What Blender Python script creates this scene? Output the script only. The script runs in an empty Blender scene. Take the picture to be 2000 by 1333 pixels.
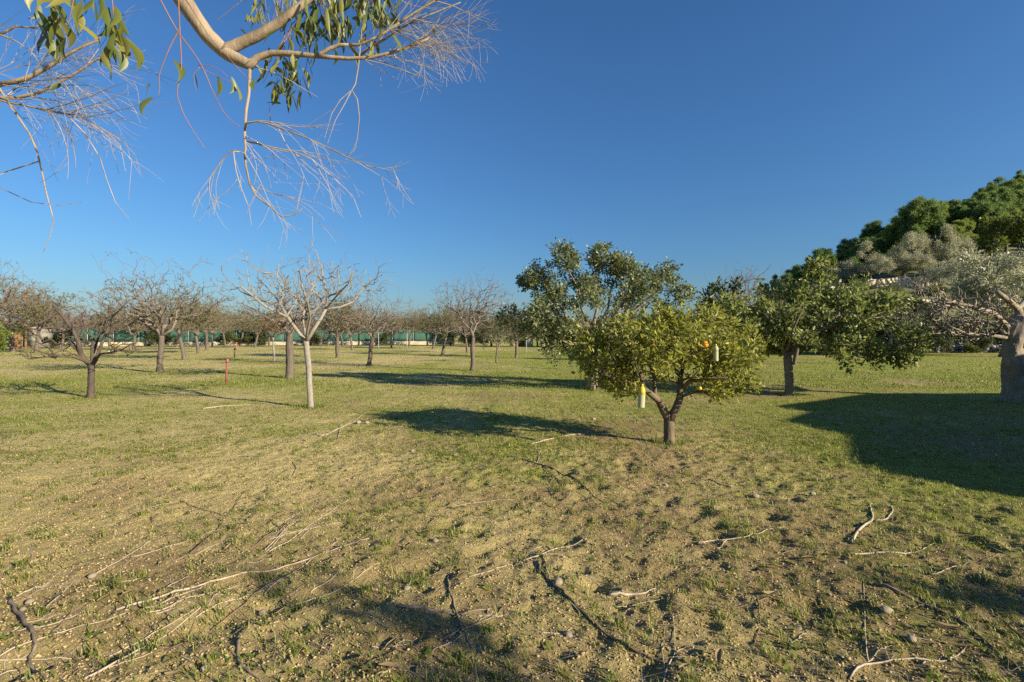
import bpy, math, random
import numpy as np
from mathutils import Vector

# ------------------------------------------------------------------ camera, sky, sun, exposure
S = bpy.context.scene
COL = S.collection
F, HOR, CAMH = 944.0, 652.0, 1.6            # focal length and horizon in photo pixels, eye height in metres
cam_d = bpy.data.cameras.new('camera'); cam = bpy.data.objects.new('camera', cam_d); COL.objects.link(cam)
cam.location = (0, 0, CAMH); cam.rotation_euler = (math.radians(90), 0, 0)
cam_d.sensor_width = 36; cam_d.lens = F / 2000 * 36; cam_d.shift_y = (HOR - 666.5) / 2000
cam_d.clip_start = 0.05; cam_d.clip_end = 3000
S.camera = cam
SUN_EL = math.radians(20.5)
SD = Vector((math.cos(math.radians(-31)), math.sin(math.radians(-31)), math.tan(SUN_EL))).normalized()  # towards the sun
W = bpy.data.worlds.new('World'); S.world = W; W.use_nodes = True
nt = W.node_tree; bg = nt.nodes['Background']
sky = nt.nodes.new('ShaderNodeTexSky'); sky.sky_type = 'NISHITA'; sky.sun_disc = False
sky.sun_elevation = SUN_EL; sky.sun_rotation = math.atan2(SD.x, SD.y)
sky.altitude = 0; sky.air_density = 1.35; sky.dust_density = 0.6; sky.ozone_density = 10.0
nt.links.new(sky.outputs[0], bg.inputs[0]); bg.inputs[1].default_value = 0.058
sun_d = bpy.data.lights.new('sun', 'SUN'); sun = bpy.data.objects.new('sun', sun_d); COL.objects.link(sun)
sun_d.energy = 4.4; sun_d.angle = math.radians(0.53); sun_d.color = (1.0, 0.87, 0.66)
sun.rotation_euler = SD.to_track_quat('Z', 'Y').to_euler()
S.view_settings.view_transform = 'Standard'; S.view_settings.look = 'None'
S.view_settings.exposure = 1.22; S.view_settings.gamma = 1.0
S.render.engine = 'CYCLES'
S.cycles.max_bounces = 6; S.cycles.transparent_max_bounces = 6
S.cycles.use_denoising = False

def P(px, py, Y):                          # photo pixel at distance Y -> point
    return np.array(((px - 1000) / F * Y, Y, CAMH + (HOR - py) / F * Y))
def G(px, py):                             # photo pixel of a spot on the ground -> (x, y)
    d = F * CAMH / (py - HOR); return ((px - 1000) / F * d, d)

# ------------------------------------------------------------------ helpers
def tag(o, label=None, cat=None, group=None, kind=None):
    for k, v in (('label', label), ('category', cat), ('group', group), ('kind', kind)):
        if v: o[k] = v
    return o
def empty(name, loc):
    o = bpy.data.objects.new(name, None); COL.objects.link(o); o.location = loc; o.empty_display_size = 0.2
    return o
def link(name, me, mat, parent=None):
    if mat and not me.materials: me.materials.append(mat)
    o = bpy.data.objects.new(name, me); COL.objects.link(o); o.parent = parent
    return o
def copy_tree(o, parent=None):
    c = o.copy(); COL.objects.link(c); c.parent = parent
    for ch in o.children: copy_tree(ch, c)
    return c
def mesh_np(name, V, faces, smooth=False):
    """V (n,3); faces: list of int arrays (m,k)"""
    me = bpy.data.meshes.new(name)
    V = np.asarray(V, dtype=np.float32)
    me.vertices.add(len(V)); me.vertices.foreach_set('co', V.ravel())
    faces = [np.asarray(f, dtype=np.int32) for f in faces if len(f)]
    li = np.concatenate([f.ravel() for f in faces]); tot = np.concatenate([np.full(len(f), f.shape[1], np.int32) for f in faces])
    st = np.concatenate(([0], np.cumsum(tot)[:-1])).astype(np.int32)
    me.loops.add(len(li)); me.loops.foreach_set('vertex_index', li)
    me.polygons.add(len(tot)); me.polygons.foreach_set('loop_start', st)
    me.update(calc_edges=True); me.validate()
    if smooth: me.polygons.foreach_set('use_smooth', np.ones(len(me.polygons), dtype=bool))
    return me

class Buf:
    def __init__(s): s.V = []; s.Q = []; s.T = []; s.n = 0
    def add(s, V, Q=None, T=None):
        if Q is not None and len(Q): s.Q.append(np.asarray(Q) + s.n)
        if T is not None and len(T): s.T.append(np.asarray(T) + s.n)
        s.V.append(np.asarray(V, dtype=float)); s.n += len(V)
    def tube(s, pts, rad, sides=6, rough=0.0, rng=None, cap=True):
        pts = np.asarray(pts, dtype=float); rad = np.asarray(rad, dtype=float); n = len(pts)
        t = np.gradient(pts, axis=0); t /= np.linalg.norm(t, axis=1)[:, None] + 1e-9
        m = np.abs(t.mean(0)); ref = np.eye(3)[int(np.argmin(m))]
        u = np.cross(t, ref); u /= np.linalg.norm(u, axis=1)[:, None] + 1e-9
        v = np.cross(t, u)
        a = np.arange(sides) * (2 * math.pi / sides)
        R = rad[:, None] * np.ones((1, sides))
        if rough and rng is not None: R = R * (1 + rough * rng.standard_normal((n, sides)))
        V = pts[:, None, :] + R[..., None] * (np.cos(a)[None, :, None] * u[:, None, :] + np.sin(a)[None, :, None] * v[:, None, :])
        V = V.reshape(-1, 3)
        i = np.arange(n - 1)[:, None] * sides; j = np.arange(sides)[None, :]; j2 = (j + 1) % sides
        Q = np.stack([i + j, i + j2, i + sides + j2, i + sides + j], -1).reshape(-1, 4)
        T = []
        if cap:
            e = (n - 1) * sides
            V = np.vstack([V, pts[-1] + t[-1] * rad[-1] * 0.5, pts[0] - t[0] * rad[0] * .3]); k = len(V) - 2
            T = [(e + q, e + (q + 1) % sides, k) for q in range(sides)] + [((q + 1) % sides, q, k + 1) for q in range(sides)]
        s.add(V, Q, T)
    def mesh(s, name, smooth=True):
        V = np.vstack(s.V); fs = []
        if s.Q: fs.append(np.vstack(s.Q))
        if s.T: fs.append(np.vstack(s.T))
        return mesh_np(name, V, fs, smooth)
    def obj(s, name, mat, parent=None, smooth=True): return link(name, s.mesh(name, smooth), mat, parent)
    def box(s, c, sz):
        c = np.array(c); h = np.array(sz) / 2
        V = [c + h * np.array((x, y, z)) for x in (-1, 1) for y in (-1, 1) for z in (-1, 1)]
        s.add(V, [(0, 1, 3, 2), (4, 6, 7, 5), (0, 4, 5, 1), (2, 3, 7, 6), (0, 2, 6, 4), (1, 5, 7, 3)])

def hash2(i, j, seed):
    n = (i.astype(np.int64) * 374761393 + j.astype(np.int64) * 668265263 + seed * 1442695041) & 0x7fffffff
    n = ((n ^ (n >> 13)) * 1274126177) & 0x7fffffff
    return ((n ^ (n >> 16)) & 0xffff) / 65535.0
def vnoise(x, y, seed=0):
    x = np.asarray(x, float); y = np.asarray(y, float)
    i = np.floor(x); j = np.floor(y); u = x - i; v = y - j; u = u * u * (3 - 2 * u); v = v * v * (3 - 2 * v)
    a = hash2(i, j, seed); b = hash2(i + 1, j, seed); c = hash2(i, j + 1, seed); d = hash2(i + 1, j + 1, seed)
    return (a * (1 - u) + b * u) * (1 - v) + (c * (1 - u) + d * u) * v
def fbm(x, y, seed=0, octv=3):
    r = 0; a = 1; s = 0
    for k in range(octv):
        r = r + a * vnoise(np.asarray(x) * 2 ** k, np.asarray(y) * 2 ** k, seed + k * 17); s += a; a *= .5
    return r / s

# ------------------------------------------------------------------ materials
def mat_new(name):
    m = bpy.data.materials.new(name); m.use_nodes = True
    n = m.node_tree.nodes; return m, n, m.node_tree.links, n['Principled BSDF']
def ramp(n, cols):
    r = n.new('ShaderNodeValToRGB'); e = r.color_ramp.elements
    while len(e) < len(cols): e.new(0.5)
    for k, (p, c) in enumerate(cols): e[k].position = p; e[k].color = (*c, 1)
    return r
def bark(name, c0, c1, scale=14, stretch=0.25, bump=0.5, lichen=None):
    m, n, l, b = mat_new(name)
    tc = n.new('ShaderNodeTexCoord'); mp = n.new('ShaderNodeMapping'); mp.inputs['Scale'].default_value = (1, 1, stretch)
    l.new(tc.outputs['Object'], mp.inputs[0])
    nz = n.new('ShaderNodeTexNoise'); nz.inputs['Scale'].default_value = scale; nz.inputs['Detail'].default_value = 6; nz.inputs['Roughness'].default_value = .7
    l.new(mp.outputs[0], nz.inputs['Vector'])
    r = ramp(n, [(.3, c0), (.7, c1)]); l.new(nz.outputs[0], r.inputs[0])
    col = r.outputs[0]
    if lichen:
        n2 = n.new('ShaderNodeTexNoise'); n2.inputs['Scale'].default_value = 5; n2.inputs['Detail'].default_value = 4
        l.new(tc.outputs['Object'], n2.inputs['Vector'])
        r2 = ramp(n, [(.56, (0, 0, 0)), (.66, (1, 1, 1))]); l.new(n2.outputs[0], r2.inputs[0])
        mx = n.new('ShaderNodeMixRGB'); l.new(r2.outputs[0], mx.inputs[0]); l.new(col, mx.inputs[1]); mx.inputs[2].default_value = (*lichen, 1)
        col = mx.outputs[0]
    l.new(col, b.inputs['Base Color']); b.inputs['Roughness'].default_value = .9
    bp = n.new('ShaderNodeBump'); bp.inputs['Strength'].default_value = bump; bp.inputs['Distance'].default_value = .02
    l.new(nz.outputs[0], bp.inputs['Height']); l.new(bp.outputs[0], b.inputs['Normal'])
    return m
def leaf(name, cols, trans=0.3, rough=0.45, spec=0.45):
    m, n, l, b = mat_new(name)
    g = n.new('ShaderNodeNewGeometry')
    r = ramp(n, [(k / max(1, len(cols) - 1), c) for k, c in enumerate(cols)])
    l.new(g.outputs['Random Per Island'], r.inputs[0]); l.new(r.outputs[0], b.inputs['Base Color'])
    b.inputs['Roughness'].default_value = rough; b.inputs['Specular IOR Level'].default_value = spec
    t = n.new('ShaderNodeBsdfTranslucent'); l.new(r.outputs[0], t.inputs[0])
    mx = n.new('ShaderNodeMixShader'); mx.inputs[0].default_value = trans
    l.new(b.outputs[0], mx.inputs[1]); l.new(t.outputs[0], mx.inputs[2]); l.new(mx.outputs[0], n['Material Output'].inputs[0])
    return m
def plain(name, col, rough=.6, var=.15, scale=20, bump=.2, **kw):
    m, n, l, b = mat_new(name)
    tc = n.new('ShaderNodeTexCoord'); nz = n.new('ShaderNodeTexNoise'); nz.inputs['Scale'].default_value = scale; nz.inputs['Detail'].default_value = 5
    l.new(tc.outputs['Object'], nz.inputs['Vector'])
    r = ramp(n, [(.3, tuple(c * (1 - var) for c in col)), (.7, tuple(min(1, c * (1 + var)) for c in col))])
    l.new(nz.outputs[0], r.inputs[0]); l.new(r.outputs[0], b.inputs['Base Color']); b.inputs['Roughness'].default_value = rough
    bp = n.new('ShaderNodeBump'); bp.inputs['Strength'].default_value = bump; bp.inputs['Distance'].default_value = .02
    l.new(nz.outputs[0], bp.inputs['Height']); l.new(bp.outputs[0], b.inputs['Normal'])
    for k, v in kw.items(): b.inputs[k.replace('_', ' ')].default_value = v
    return m
M = {}
M['fig'] = bark('fig_bark', (.17, .15, .12), (.30, .27, .23), 10, .8, .25)
M['almond'] = bark('almond_bark', (.06, .047, .036), (.16, .13, .1), 16, .2, .8)
M['twig'] = bark('twig_bark', (.11, .085, .07), (.21, .17, .145), 12, .5, .2)
M['dark'] = bark('dark_bark', (.03, .023, .019), (.11, .08, .06), 12, .3, .5)
M['carob'] = bark('carob_bark', (.10, .078, .058), (.25, .2, .15), 9, .5, .8)
M['orange'] = bark('orange_bark', (.06, .045, .028), (.19, .145, .095), 9, .35, .9)
M['oldfig'] = bark('old_fig_bark', (.15, .118, .085), (.34, .285, .21), 7, .5, 1.0, lichen=(.22, .19, .07))
M['euc'] = bark('eucalyptus_bark', (.14, .105, .068), (.36, .285, .195), 7, .3, .8)
M['euctwig'] = bark('eucalyptus_twig_bark', (.22, .18, .14), (.42, .36, .29), 12, .5, .2)
M['redtwig'] = bark('red_twig_bark', (.15, .075, .05), (.27, .15, .1), 12, .5, .2)
M['pine'] = bark('pine_bark', (.08, .06, .045), (.2, .16, .12), 3, .3, .5)
M['stick'] = bark('fallen_wood', (.13, .095, .062), (.3, .235, .165), 14, .4, .3)
M['palestick'] = bark('pale_fallen_wood', (.27, .215, .145), (.5, .42, .31), 14, .4, .3)
M['darkstick'] = bark('dark_fallen_wood', (.08, .055, .035), (.2, .145, .095), 14, .4, .3)
M['l_orange'] = leaf('orange_leaf', [(.13, .155, .022), (.25, .265, .04), (.42, .41, .075), (.18, .2, .028)], .45)
M['l_carob'] = leaf('carob_leaf', [(.075, .105, .033), (.15, .185, .06), (.27, .29, .13), (.1, .135, .042)], .38, .42, .55)
M['l_right'] = leaf('evergreen_leaf', [(.09, .13, .03), (.2, .24, .055), (.34, .36, .12), (.12, .16, .035)], .5, .42, .55)
M['l_almond'] = leaf('almond_leaf', [(.1, .11, .035), (.16, .17, .055), (.19, .15, .06)], .35)
M['l_yellow'] = leaf('yellowing_leaf', [(.2, .12, .02), (.3, .17, .02), (.12, .11, .03), (.16, .08, .02)], .35)
M['l_euc'] = leaf('eucalyptus_leaf', [(.09, .12, .03), (.15, .18, .04), (.22, .22, .05)], .4)
M['l_olive'] = leaf('olive_leaf', [(.27, .28, .16), (.4, .4, .25), (.54, .52, .36)], .32)
M['l_pine'] = leaf('pine_needles', [(.09, .16, .05), (.17, .25, .075), (.27, .34, .1)], .42, .7, .2)
M['l_pine2'] = leaf('light_pine_needles', [(.16, .23, .05), (.26, .33, .07), (.38, .42, .11)], .42, .7, .2)
M['l_bush'] = leaf('bush_leaf', [(.03, .05, .015), (.07, .09, .025), (.1, .11, .03)], .2)
M['l_far'] = leaf('far_scrub_leaf', [(.1, .1, .05), (.15, .14, .07), (.19, .16, .08)], .1, .8, .1)
M['l_green'] = leaf('bright_bush_leaf', [(.09, .13, .02), (.16, .2, .03), (.2, .22, .04)], .3)
M['grass'] = leaf('grass_blade', [(.1, .15, .02), (.17, .23, .03), (.24, .26, .05), (.38, .33, .11)], .4, .5, .4)
M['straw'] = leaf('dry_straw', [(.3, .23, .12), (.45, .37, .21), (.22, .16, .08), (.6, .53, .38)], .2, .8, .2)

def ground_mat():
    m, n, l, b = mat_new('orchard_soil')
    at = n.new('ShaderNodeAttribute'); at.attribute_name = 'grass'
    tc = n.new('ShaderNodeTexCoord')
    def noise(s, d=6, r=.65):
        k = n.new('ShaderNodeTexNoise'); k.inputs['Scale'].default_value = s; k.inputs['Detail'].default_value = d; k.inputs['Roughness'].default_value = r
        l.new(tc.outputs['Object'], k.inputs['Vector']); return k.outputs[0]
    nf, nm, nl = noise(38, 8, .75), noise(5), noise(.45, 4)
    soil = ramp(n, [(.28, (.14, .098, .042)), (.5, (.29, .215, .1)), (.72, (.45, .355, .18))]); l.new(nf, soil.inputs[0])
    dry = ramp(n, [(.3, (.32, .25, .095)), (.7, (.62, .52, .235))]); l.new(nf, dry.inputs[0])
    sx = n.new('ShaderNodeSeparateXYZ'); l.new(tc.outputs['Object'], sx.inputs[0])
    mr = n.new('ShaderNodeMapRange'); l.new(sx.outputs[0], mr.inputs[0]); mr.inputs[1].default_value = -8; mr.inputs[2].default_value = 6; mr.inputs[3].default_value = .16; mr.inputs[4].default_value = -.1
    ad0 = n.new('ShaderNodeMath'); l.new(nl, ad0.inputs[0]); l.new(mr.outputs[0], ad0.inputs[1]); nl = ad0.outputs[0]
    rl = ramp(n, [(.42, (0, 0, 0)), (.6, (1, 1, 1))]); l.new(nl, rl.inputs[0])
    m1 = n.new('ShaderNodeMixRGB'); l.new(rl.outputs[0], m1.inputs[0]); l.new(soil.outputs[0], m1.inputs[1]); l.new(dry.outputs[0], m1.inputs[2])
    gr = ramp(n, [(.3, (.12, .15, .026)), (.5, (.25, .275, .05)), (.72, (.44, .42, .11))]); l.new(noise(22, 8, .8), gr.inputs[0])
    # grass mask broken up by noise
    ad = n.new('ShaderNodeMath'); ad.operation = 'ADD'; l.new(at.outputs['Fac'], ad.inputs[0])
    sb = n.new('ShaderNodeMath'); sb.operation = 'MULTIPLY_ADD'; l.new(nm, sb.inputs[0]); sb.inputs[1].default_value = 1.5; sb.inputs[2].default_value = -.75
    l.new(sb.outputs[0], ad.inputs[1])
    rm = ramp(n, [(.25, (0, 0, 0)), (.75, (1, 1, 1))]); l.new(ad.outputs[0], rm.inputs[0])
    m2 = n.new('ShaderNodeMixRGB'); l.new(rm.outputs[0], m2.inputs[0]); l.new(m1.outputs[0], m2.inputs[1]); l.new(gr.outputs[0], m2.inputs[2])
    l.new(m2.outputs[0], b.inputs['Base Color']); b.inputs['Roughness'].default_value = .95; b.inputs['Specular IOR Level'].default_value = .15
    bp = n.new('ShaderNodeBump'); bp.inputs['Strength'].default_value = 1.0; bp.inputs['Distance'].default_value = .045
    l.new(nf, bp.inputs['Height']); l.new(bp.outputs[0], b.inputs['Normal'])
    return m
M['ground'] = ground_mat()
M['clod'] = leaf('soil_clod', [(.2, .14, .065), (.33, .245, .12), (.5, .39, .21), (.26, .19, .09)], 0.0, .95, .1)
M['pebble'] = plain('pale_stone', (.34, .28, .2), .9, .25, 18, .6)
M['wallstone'] = plain('grey_wall_stone', (.21, .205, .195), .9, .4, 4, .8)
M['lowwall'] = plain('pale_limestone_wall', (.42, .36, .26), .95, .35, 2.2, .8)
M['hill'] = plain('hillside_scrub', (.12, .125, .05), .95, .5, .25, .6)
M['farhill'] = plain('far_ridge_scrub', (.11, .105, .055), .95, .4, .06, .5)

# ------------------------------------------------------------------ ground
rs = np.random.default_rng(5)
PITS = [(x, y, r, d) for x, y, r, d in zip(rs.uniform(-.6, 4.6, 70), rs.uniform(2.3, 6.2, 70), rs.uniform(.05, .1, 70), rs.uniform(.025, .06, 70))]
def height(x, y):
    x = np.asarray(x, float); y = np.asarray(y, float)
    near = np.clip(1.3 - np.hypot(x, y) / 16, .25, 1)
    h = .05 * (fbm(x * .7, y * .7, 3) - .5) + near * (.05 * (fbm(x * 3.1, y * 3.1, 11) - .5) + .04 * (fbm(x * 9, y * 9, 23, 3) - .5) + .02 * (vnoise(x * 24, y * 24, 31) - .5))
    # shallow tilling furrow on the left, running to the right and away
    u = (y - 2.55) - .62 * (x + 1.9)
    h = h - .045 * np.exp(-(u / .13) ** 2) * np.clip(1.2 - np.abs(x + 1.4) / 1.4, 0, 1)
    h = h + .012 * np.exp(-((u - .25) / .15) ** 2) * np.clip(1.2 - np.abs(x + 1.4) / 1.4, 0, 1)
    for a, b, r, d in PITS:
        q = ((x - a) ** 2 + (y - b) ** 2) / (r * r)
        h = h - d * np.exp(-q) + d * .12 * np.exp(-(np.sqrt(q) - 1.7) ** 2 / .3)
    return h
def hz(x, y): return float(height(np.array([x]), np.array([y]))[0])
def grassiness(x, y):
    d = np.hypot(x, y)
    g = fbm(x * .45, y * .45, 41, 3) * .9 + fbm(x * 2.2, y * 2.2, 57, 2) * .5 - .42
    g = g + .55 * (fbm(x * .13 + 3, y * .13, 71, 2) - .5)
    g = g + np.clip((d - 4.0) / 16, -.06, .3) + np.clip(x / 40, -.16, .16)
    return np.clip(g, 0, 1)
def axis(lo_f, hi_f, step, lo, hi, grow=1.09):
    a = list(np.arange(lo_f, hi_f, step)); s = step
    v = a[-1]
    while v < hi: s *= grow; v += s; a.append(v)
    v = a[0]; s = step
    while v > lo: s *= grow; v -= s; a.insert(0, v)
    return np.array(a)
xs = axis(-4.4, 5.0, .021, -900, 900); ys = axis(1.9, 7.0, .021, -60, 1500)
X, Y = np.meshgrid(xs, ys); Z = height(X, Y)
V = np.stack([X, Y, Z], -1).reshape(-1, 3)
nx, ny = len(xs), len(ys)
i = np.arange(ny - 1)[:, None] * nx; j = np.arange(nx - 1)[None, :]
Q = np.stack([i + j, i + j + 1, i + nx + j + 1, i + nx + j], -1).reshape(-1, 4)
me = mesh_np('ground', V, [Q], True)
at = me.attributes.new('grass', 'FLOAT', 'POINT'); at.data.foreach_set('value', grassiness(V[:, 0], V[:, 1]).astype(np.float32))
tag(link('ground', me, M['ground']), kind='structure')

def ground_scatter(n, dmin, dmax, power, seed):      # spots in the wedge of ground before the camera, denser near it
    r = np.random.default_rng(seed)
    d = dmin + (dmax - dmin) * r.random(n) ** power
    a = r.uniform(-1.22, 1.22, n)
    return a * d, d, r
# soil clods
def clods(n, seed, dmin, dmax, power, smin, smax):
    x, y, r = ground_scatter(n, dmin, dmax, power, seed)
    keep = r.random(n) > grassiness(x, y) * 1.1; x, y = x[keep], y[keep]; n = len(x)
    O = np.array([(1, 0, 0), (-1, 0, 0), (0, 1, 0), (0, -1, 0), (0, 0, 1), (0, 0, -1)], float)
    s = smin + (smax - smin) * r.random(n) ** 2.2
    V = O[None] * (s[:, None, None] * r.uniform(.55, 1.2, (n, 6, 1))) + r.normal(0, .18, (n, 6, 3)) * s[:, None, None]
    th = r.uniform(0, 6.28, n); c, q = np.cos(th)[:, None], np.sin(th)[:, None]
    V[..., 0], V[..., 1] = V[..., 0] * c - V[..., 1] * q, V[..., 0] * q + V[..., 1] * c
    V[..., 2] *= .62
    V += np.stack([x, y, height(x, y) + s * .25], -1)[:, None]
    T = np.array([(0, 2, 4), (2, 1, 4), (1, 3, 4), (3, 0, 4), (2, 0, 5), (1, 2, 5), (3, 1, 5), (0, 3, 5)])
    return V.reshape(-1, 3), (T[None] + 6 * np.arange(n)[:, None, None]).reshape(-1, 3)
b = Buf()
for a in ((66000, 1, 2.0, 5.5, 1.2, .0025, .0105), (2600, 7, 2.0, 6.5, 1.2, .006, .015), (26000, 2, 5, 13, 1.1, .004, .014)): v, t = clods(*a); b.add(v, None, t)
tag(b.obj('soil_clods', M['clod'], smooth=False), 'loose brown crumbs and clods of tilled soil', 'soil', kind='stuff')
# grass blades and straw
def blades(n, seed, dmin, dmax, power, hmin, hmax, w, per, spread, flat=0.0, usemask=True):
    x, y, r = ground_scatter(n, dmin, dmax, power, seed)
    if usemask:
        k = r.random(n) < np.clip(grassiness(x, y) * 1.6 - .05, .1, 1); x, y = x[k], y[k]
    n = len(x)
    x = np.repeat(x, per) + r.normal(0, spread, n * per); y = np.repeat(y, per) + r.normal(0, spread, n * per); n *= per
    th = r.uniform(0, 6.28, n); h = r.uniform(hmin, hmax, n); lean = r.uniform(.3, 1.1, n) + flat
    wd = w * r.uniform(.6, 1.3, n)
    base = np.stack([x, y, height(x, y) - .004 + flat * .004], -1)
    dx = np.stack([np.cos(th), np.sin(th), 0 * th], -1); sx = np.stack([-np.sin(th), np.cos(th), 0 * th], -1)
    mid = base + dx * (h * .35 * lean)[:, None]; mid[:, 2] += h * .6 * (1 - min(flat, .92))
    tip = base + dx * (h * lean)[:, None]; tip[:, 2] += h * .85 * (1 - min(flat, .95))
    V = np.stack([base - sx * wd[:, None], base + sx * wd[:, None], mid + sx * wd[:, None] * .8, mid - sx * wd[:, None] * .8, tip], 1)
    o = 5 * np.arange(n)[:, None]
    return V.reshape(-1, 3), o + np.array([[0, 1, 2, 3]]), o + np.array([[3, 2, 4]])
b = Buf()
b.add(*blades(26000, 3, 2.0, 8, 1.2, .014, .045, .0028, 5, .016))
b.add(*blades(30000, 4, 6, 20, 1.1, .025, .06, .0045, 4, .05))
b.add(*blades(26000, 6, 14, 48, 1.2, .04, .09, .009, 3, .1))
def tuft(x, y, n, rad, hmin, hmax, w, seed):
    r = np.random.default_rng(seed); a = r.uniform(0, 6.28, n); q = rad * r.random(n) ** .6; x = x + np.cos(a) * q; y = y + np.sin(a) * q
    th = r.uniform(0, 6.28, n); h = r.uniform(hmin, hmax, n); ln = r.uniform(.2, .9, n); B = np.stack([x, y, height(x, y) - .004], -1); d = np.stack([np.cos(th), np.sin(th), 0 * th], -1); sx = np.stack([-np.sin(th), np.cos(th), 0 * th], -1) * w
    m = B + d * (h * .3 * ln)[:, None]; m[:, 2] += h * .6; t = B + d * (h * ln)[:, None]; t[:, 2] += h * .9; o = 5 * np.arange(n)[:, None]
    return np.stack([B - sx, B + sx, m + sx * .8, m - sx * .8, t], 1).reshape(-1, 3), o + np.array([[0, 1, 2, 3]]), o + np.array([[3, 2, 4]])
for k, (px, py) in enumerate([(607, 797), (178, 777), (1307, 865), (1158, 761), (1541, 772), (1985, 785), (565, 739), (312, 728), (720, 714), (922, 725), (441, 752)]):
    x, y = G(px, py); b.add(*tuft(x, y, 260, .34, .03, .11, .004, 700 + k))
tx, ty, r_ = ground_scatter(520, 2.1, 11, 1.15, 640)
for k, (x, y) in enumerate(zip(tx, ty)): b.add(*tuft(x, y, int(r_.integers(14, 46)), r_.uniform(.03, .13), .02, .075, .0028, 800 + k))
tag(b.obj('grass', M['grass'], smooth=False), 'short sparse green grass sprouting through the dry soil', 'grass', kind='stuff')
b = Buf()
b.add(*blades(8000, 8, 2.0, 12, 1.3, .02, .09, .0022, 1, .02, .9, False))
b.add(*blades(2600, 18, 2.0, 8, 1.2, .08, .24, .0014, 1, .02, .93, False))
b.add(*blades(5000, 9, 6, 30, 1.1, .03, .1, .012, 1, .02, .85, False))
tag(b.obj('straw_litter', M['straw'], smooth=False), 'pale dry straw and leaf litter strewn over the soil', 'litter', kind='stuff')
# broad-leaved weed rosettes
b = Buf()
wx, wy, r = ground_scatter(420, 2.1, 9, 1.2, 77)
for x, y in zip(wx, wy):
    z = hz(x, y)
    for k in range(int(r.integers(4, 8))):
        th = r.uniform(0, 6.28); L = r.uniform(.02, .05); w = L * .28; d = np.array((math.cos(th), math.sin(th), r.uniform(.15, .8))); s = np.array((-math.sin(th), math.cos(th), 0))
        o = np.array((x, y, z)); b.add([o, o + d * L * .55 + s * w, o + d * L * .55 - s * w, o + d * L * np.array((1, 1, .7))], None, [(0, 1, 2), (1, 3, 2)])
tag(b.obj('weed_sprouts', M['grass'], smooth=False), 'tiny bright green weed rosettes dotted over the bare soil', 'weeds', kind='stuff')

# ------------------------------------------------------------------ tree skeletons
class Skel:
    def __init__(s): s.p = []; s.par = []; s.r = []; s.plen = []; s.trunk = []
    def add(s, p, par, r=0.0, trunk=False):
        p = np.asarray(p, float); s.p.append(p); s.par.append(par); s.r.append(r); s.trunk.append(trunk)
        s.plen.append(0 if par < 0 else s.plen[par] + float(np.linalg.norm(p - s.p[par]))); return len(s.p) - 1
    def path(s, pts, par, r0, r1, trunk=False):
        n = len(pts); ids = []
        for k, q in enumerate(pts):
            par = s.add(q, par, r0 + (r1 - r0) * k / max(1, n - 1), trunk); ids.append(par)
        return ids
    def attract(s, pts, rng, bf=.35, up=.3, jit=.05, step=.25, start=0, sag=0.0):
        """join each point to the nearest part of the skeleton by a curved shoot; returns the shoots"""
        root = s.p[start]; pts = sorted(pts, key=lambda q: float(np.linalg.norm(q - root))); shoots = []
        for q in pts:
            A = np.array(s.p[start:]); pl = np.array(s.plen[start:])
            d = np.linalg.norm(A - q, axis=1); c = d + bf * pl
            k = int(np.argmin(c)) + start; a = s.p[k]; L = float(np.linalg.norm(q - a))
            if L < .02: continue
            n = max(2, min(6, int(L / step) + 1))
            par = s.par[k]; t0 = (a - s.p[par]) if par >= 0 else q - a
            t0 = t0 / (np.linalg.norm(t0) + 1e-9)
            c1 = a + (t0 * .35 + (q - a) / L * .65) * L * .5; c1[2] += (-up * .35 - sag) * L * .5
            ids = [k]; pr = k
            for m in range(1, n + 1):
                t = m / n; w = (1 - t) ** 2 * a + 2 * t * (1 - t) * c1 + t * t * q
                if m < n: w = w + rng.normal(0, jit * L / n, 3)
                pr = s.add(w, pr); ids.append(pr)
            shoots.append(ids)
        return shoots
    def finish(s, rtip, pw=.5):
        n = len(s.p); tips = np.zeros(n); kids = [[] for _ in range(n)]
        for k in range(n - 1, -1, -1):
            if not kids[k]: tips[k] = max(tips[k], 1)
            if s.par[k] >= 0: kids[s.par[k]].append(k); tips[s.par[k]] += tips[k]
        s.kids = kids; s.tips = tips
        for k in range(n):
            r = s.r[k] if s.r[k] > 0 else rtip * tips[k] ** pw
            if s.par[k] >= 0 and not s.trunk[k]: r = min(r, s.r[s.par[k]] * .97)
            s.r[k] = max(r, rtip * .6)
    def chains(s):
        """-> list of (limb id, node chain)"""
        out = []; stack = [(0, -1, None)]
        while stack:
            k, limb, par = stack.pop()
            ch = [par, k] if par is not None else [k]
            while True:
                ks = s.kids[k]
                if not ks: break
                same = [q for q in ks if s.trunk[q] == s.trunk[k]] or ([] if s.trunk[k] else ks)
                main = max(same, key=lambda q: s.tips[q] + s.r[q] * 1e3) if same else None
                for q in ks:
                    if q != main: stack.append((q, q if (s.trunk[k] and not s.trunk[q]) else limb, k))
                if main is None: break
                ch.append(main); k = main
            out.append((limb, ch))
        return out

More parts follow.
